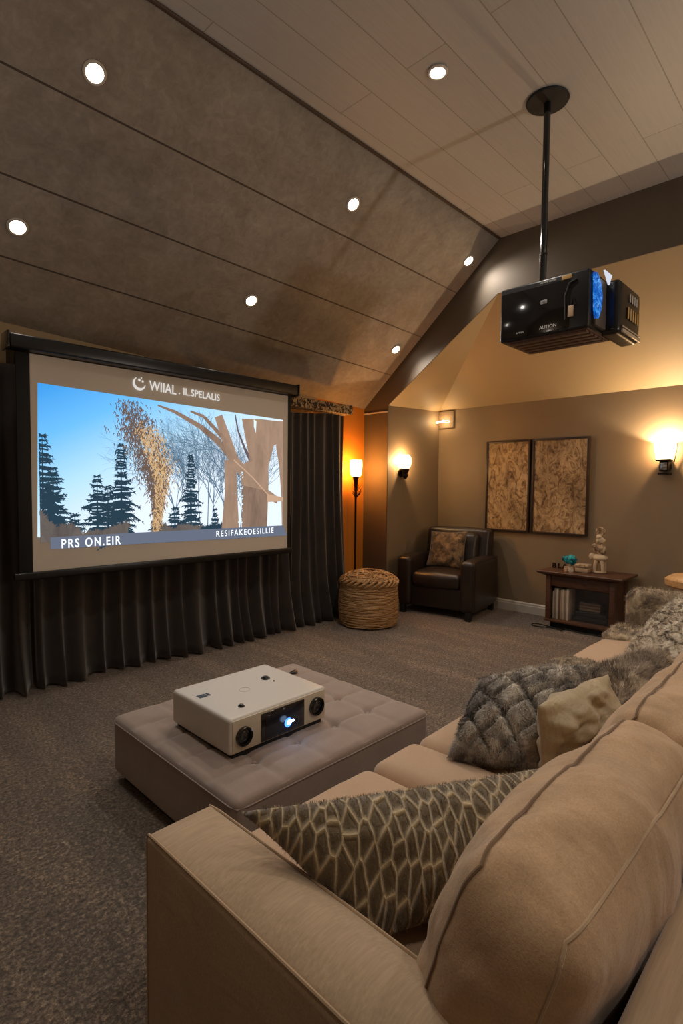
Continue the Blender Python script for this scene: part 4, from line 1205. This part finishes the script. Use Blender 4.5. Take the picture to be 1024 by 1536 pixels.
# ------------------------------------------------------------------ pillows
place_pillow('patterned_pillow', 'olive velvet pillow with pale crocodile cell pattern, nearest in the sofa corner',
             [(.80, .70, .52), (1.22, .47, .53), (1.40, .585, .71), (.694, .99, .715)], .22, [croc], n=36, uvmap=True, seed=1, pinch=.05, pipe=None, wr=.004, fur=(9000, .008, 'both'), furw=.0006)
fp = place_pillow('fur_pillow', 'grey quilted faux fur pillow with olive beige back, leaning on the sofa back',
             [(1.60, 1.03, .50), (1.70, .73, .53), (2.10, .73, .79), (1.87, 1.07, .70)], .26, [fur_grey], quilt=1.5, seed=2, n=60, fur=(26000, .013, 'both'), lean=(-.3, .2, -1), pinch=.02)
place_pillow('linen_back', None, [(1.66, .70, .50), (2.03, .60, .58), (2.005, .635, .80), (1.615, .715, .775)], .17, [linen_back], seed=6, n=40, wr=.015, parent=fp, pinch=.02)
place_pillow('long_fur_pillow', 'dark brown long-haired fur pillow lying between beige-backed pillow and sofa back',
             [(2.00, .58, .53), (2.55, .52, .56), (2.80, .68, .72), (2.17, .80, .72)], .24, [fur_brown], seed=8, n=26, fur=(16000, .028, 'both'), lean=(.8, -.2, -.3), pinch=.02, cat='pillow')
place_pillow('flat_fur_cushion', 'flatter taupe fur cushion lying on the seat in front of the long-haired fur pillow',
             [(2.20, .82, .52), (2.85, .78, .52), (3.02, 1.16, .51), (2.32, 1.22, .51)], .17, [fur_end], seed=9, n=24, fur=(11000, .018, 'both'), lean=(.4, .4, -.3), pinch=.02)
place_pillow('white_fur_pillow', 'white and brown flecked fur pillow propped against the far sofa back',
             [(3.42, 1.00, .49), (3.05, .62, .49), (3.42, .44, .86), (3.80, .80, .80)], .22, [fur_birch], seed=12, n=26, fur=(16000, .018, 'both'), lean=(.2, .3, -1), pinch=.05)

# ------------------------------------------------------------------ camera, world, output
f_px, yaw, pitch, roll = 810.74, .77319, -.046319, .0095931
fw = Vector((math.cos(yaw) * math.cos(pitch), math.sin(yaw) * math.cos(pitch), math.sin(pitch)))
rt_ = Vector((math.sin(yaw), -math.cos(yaw), 0)); up = rt_.cross(fw)
c_, s_ = math.cos(roll), math.sin(roll)
r2, u2 = rt_ * c_ + up * s_, up * c_ - rt_ * s_
cam = bpy.data.cameras.new('camera'); co = bpy.data.objects.new('camera', cam); link(co)
cam.sensor_fit = 'HORIZONTAL'; cam.sensor_width = 36; cam.lens = 36 * f_px / 1024; cam.clip_start = .05
Mw = Matrix((( r2.x, u2.x, -fw.x, 0), (r2.y, u2.y, -fw.y, 0), (r2.z, u2.z, -fw.z, 1.45), (0, 0, 0, 1)))
co.matrix_world = Mw
SC.camera = co
w = bpy.data.worlds.new('night'); SC.world = w; w.use_nodes = True
w.node_tree.nodes['Background'].inputs[0].default_value = (.02, .025, .035, 1); w.node_tree.nodes['Background'].inputs[1].default_value = .3
vs = SC.view_settings; SC.display_settings.display_device = 'sRGB'
vs.view_transform = 'Standard'; vs.look = 'None'; vs.gamma = 1; vs.exposure = 0.08; vs.use_curve_mapping = False
SC.cycles.use_denoising = True; SC.cycles.max_bounces = 8; SC.cycles.diffuse_bounces = 5; SC.cycles.sample_clamp_indirect = 4
SC.cycles.transparent_max_bounces = 12; SC.cycles.caustics_reflective = False; SC.cycles.caustics_refractive = False
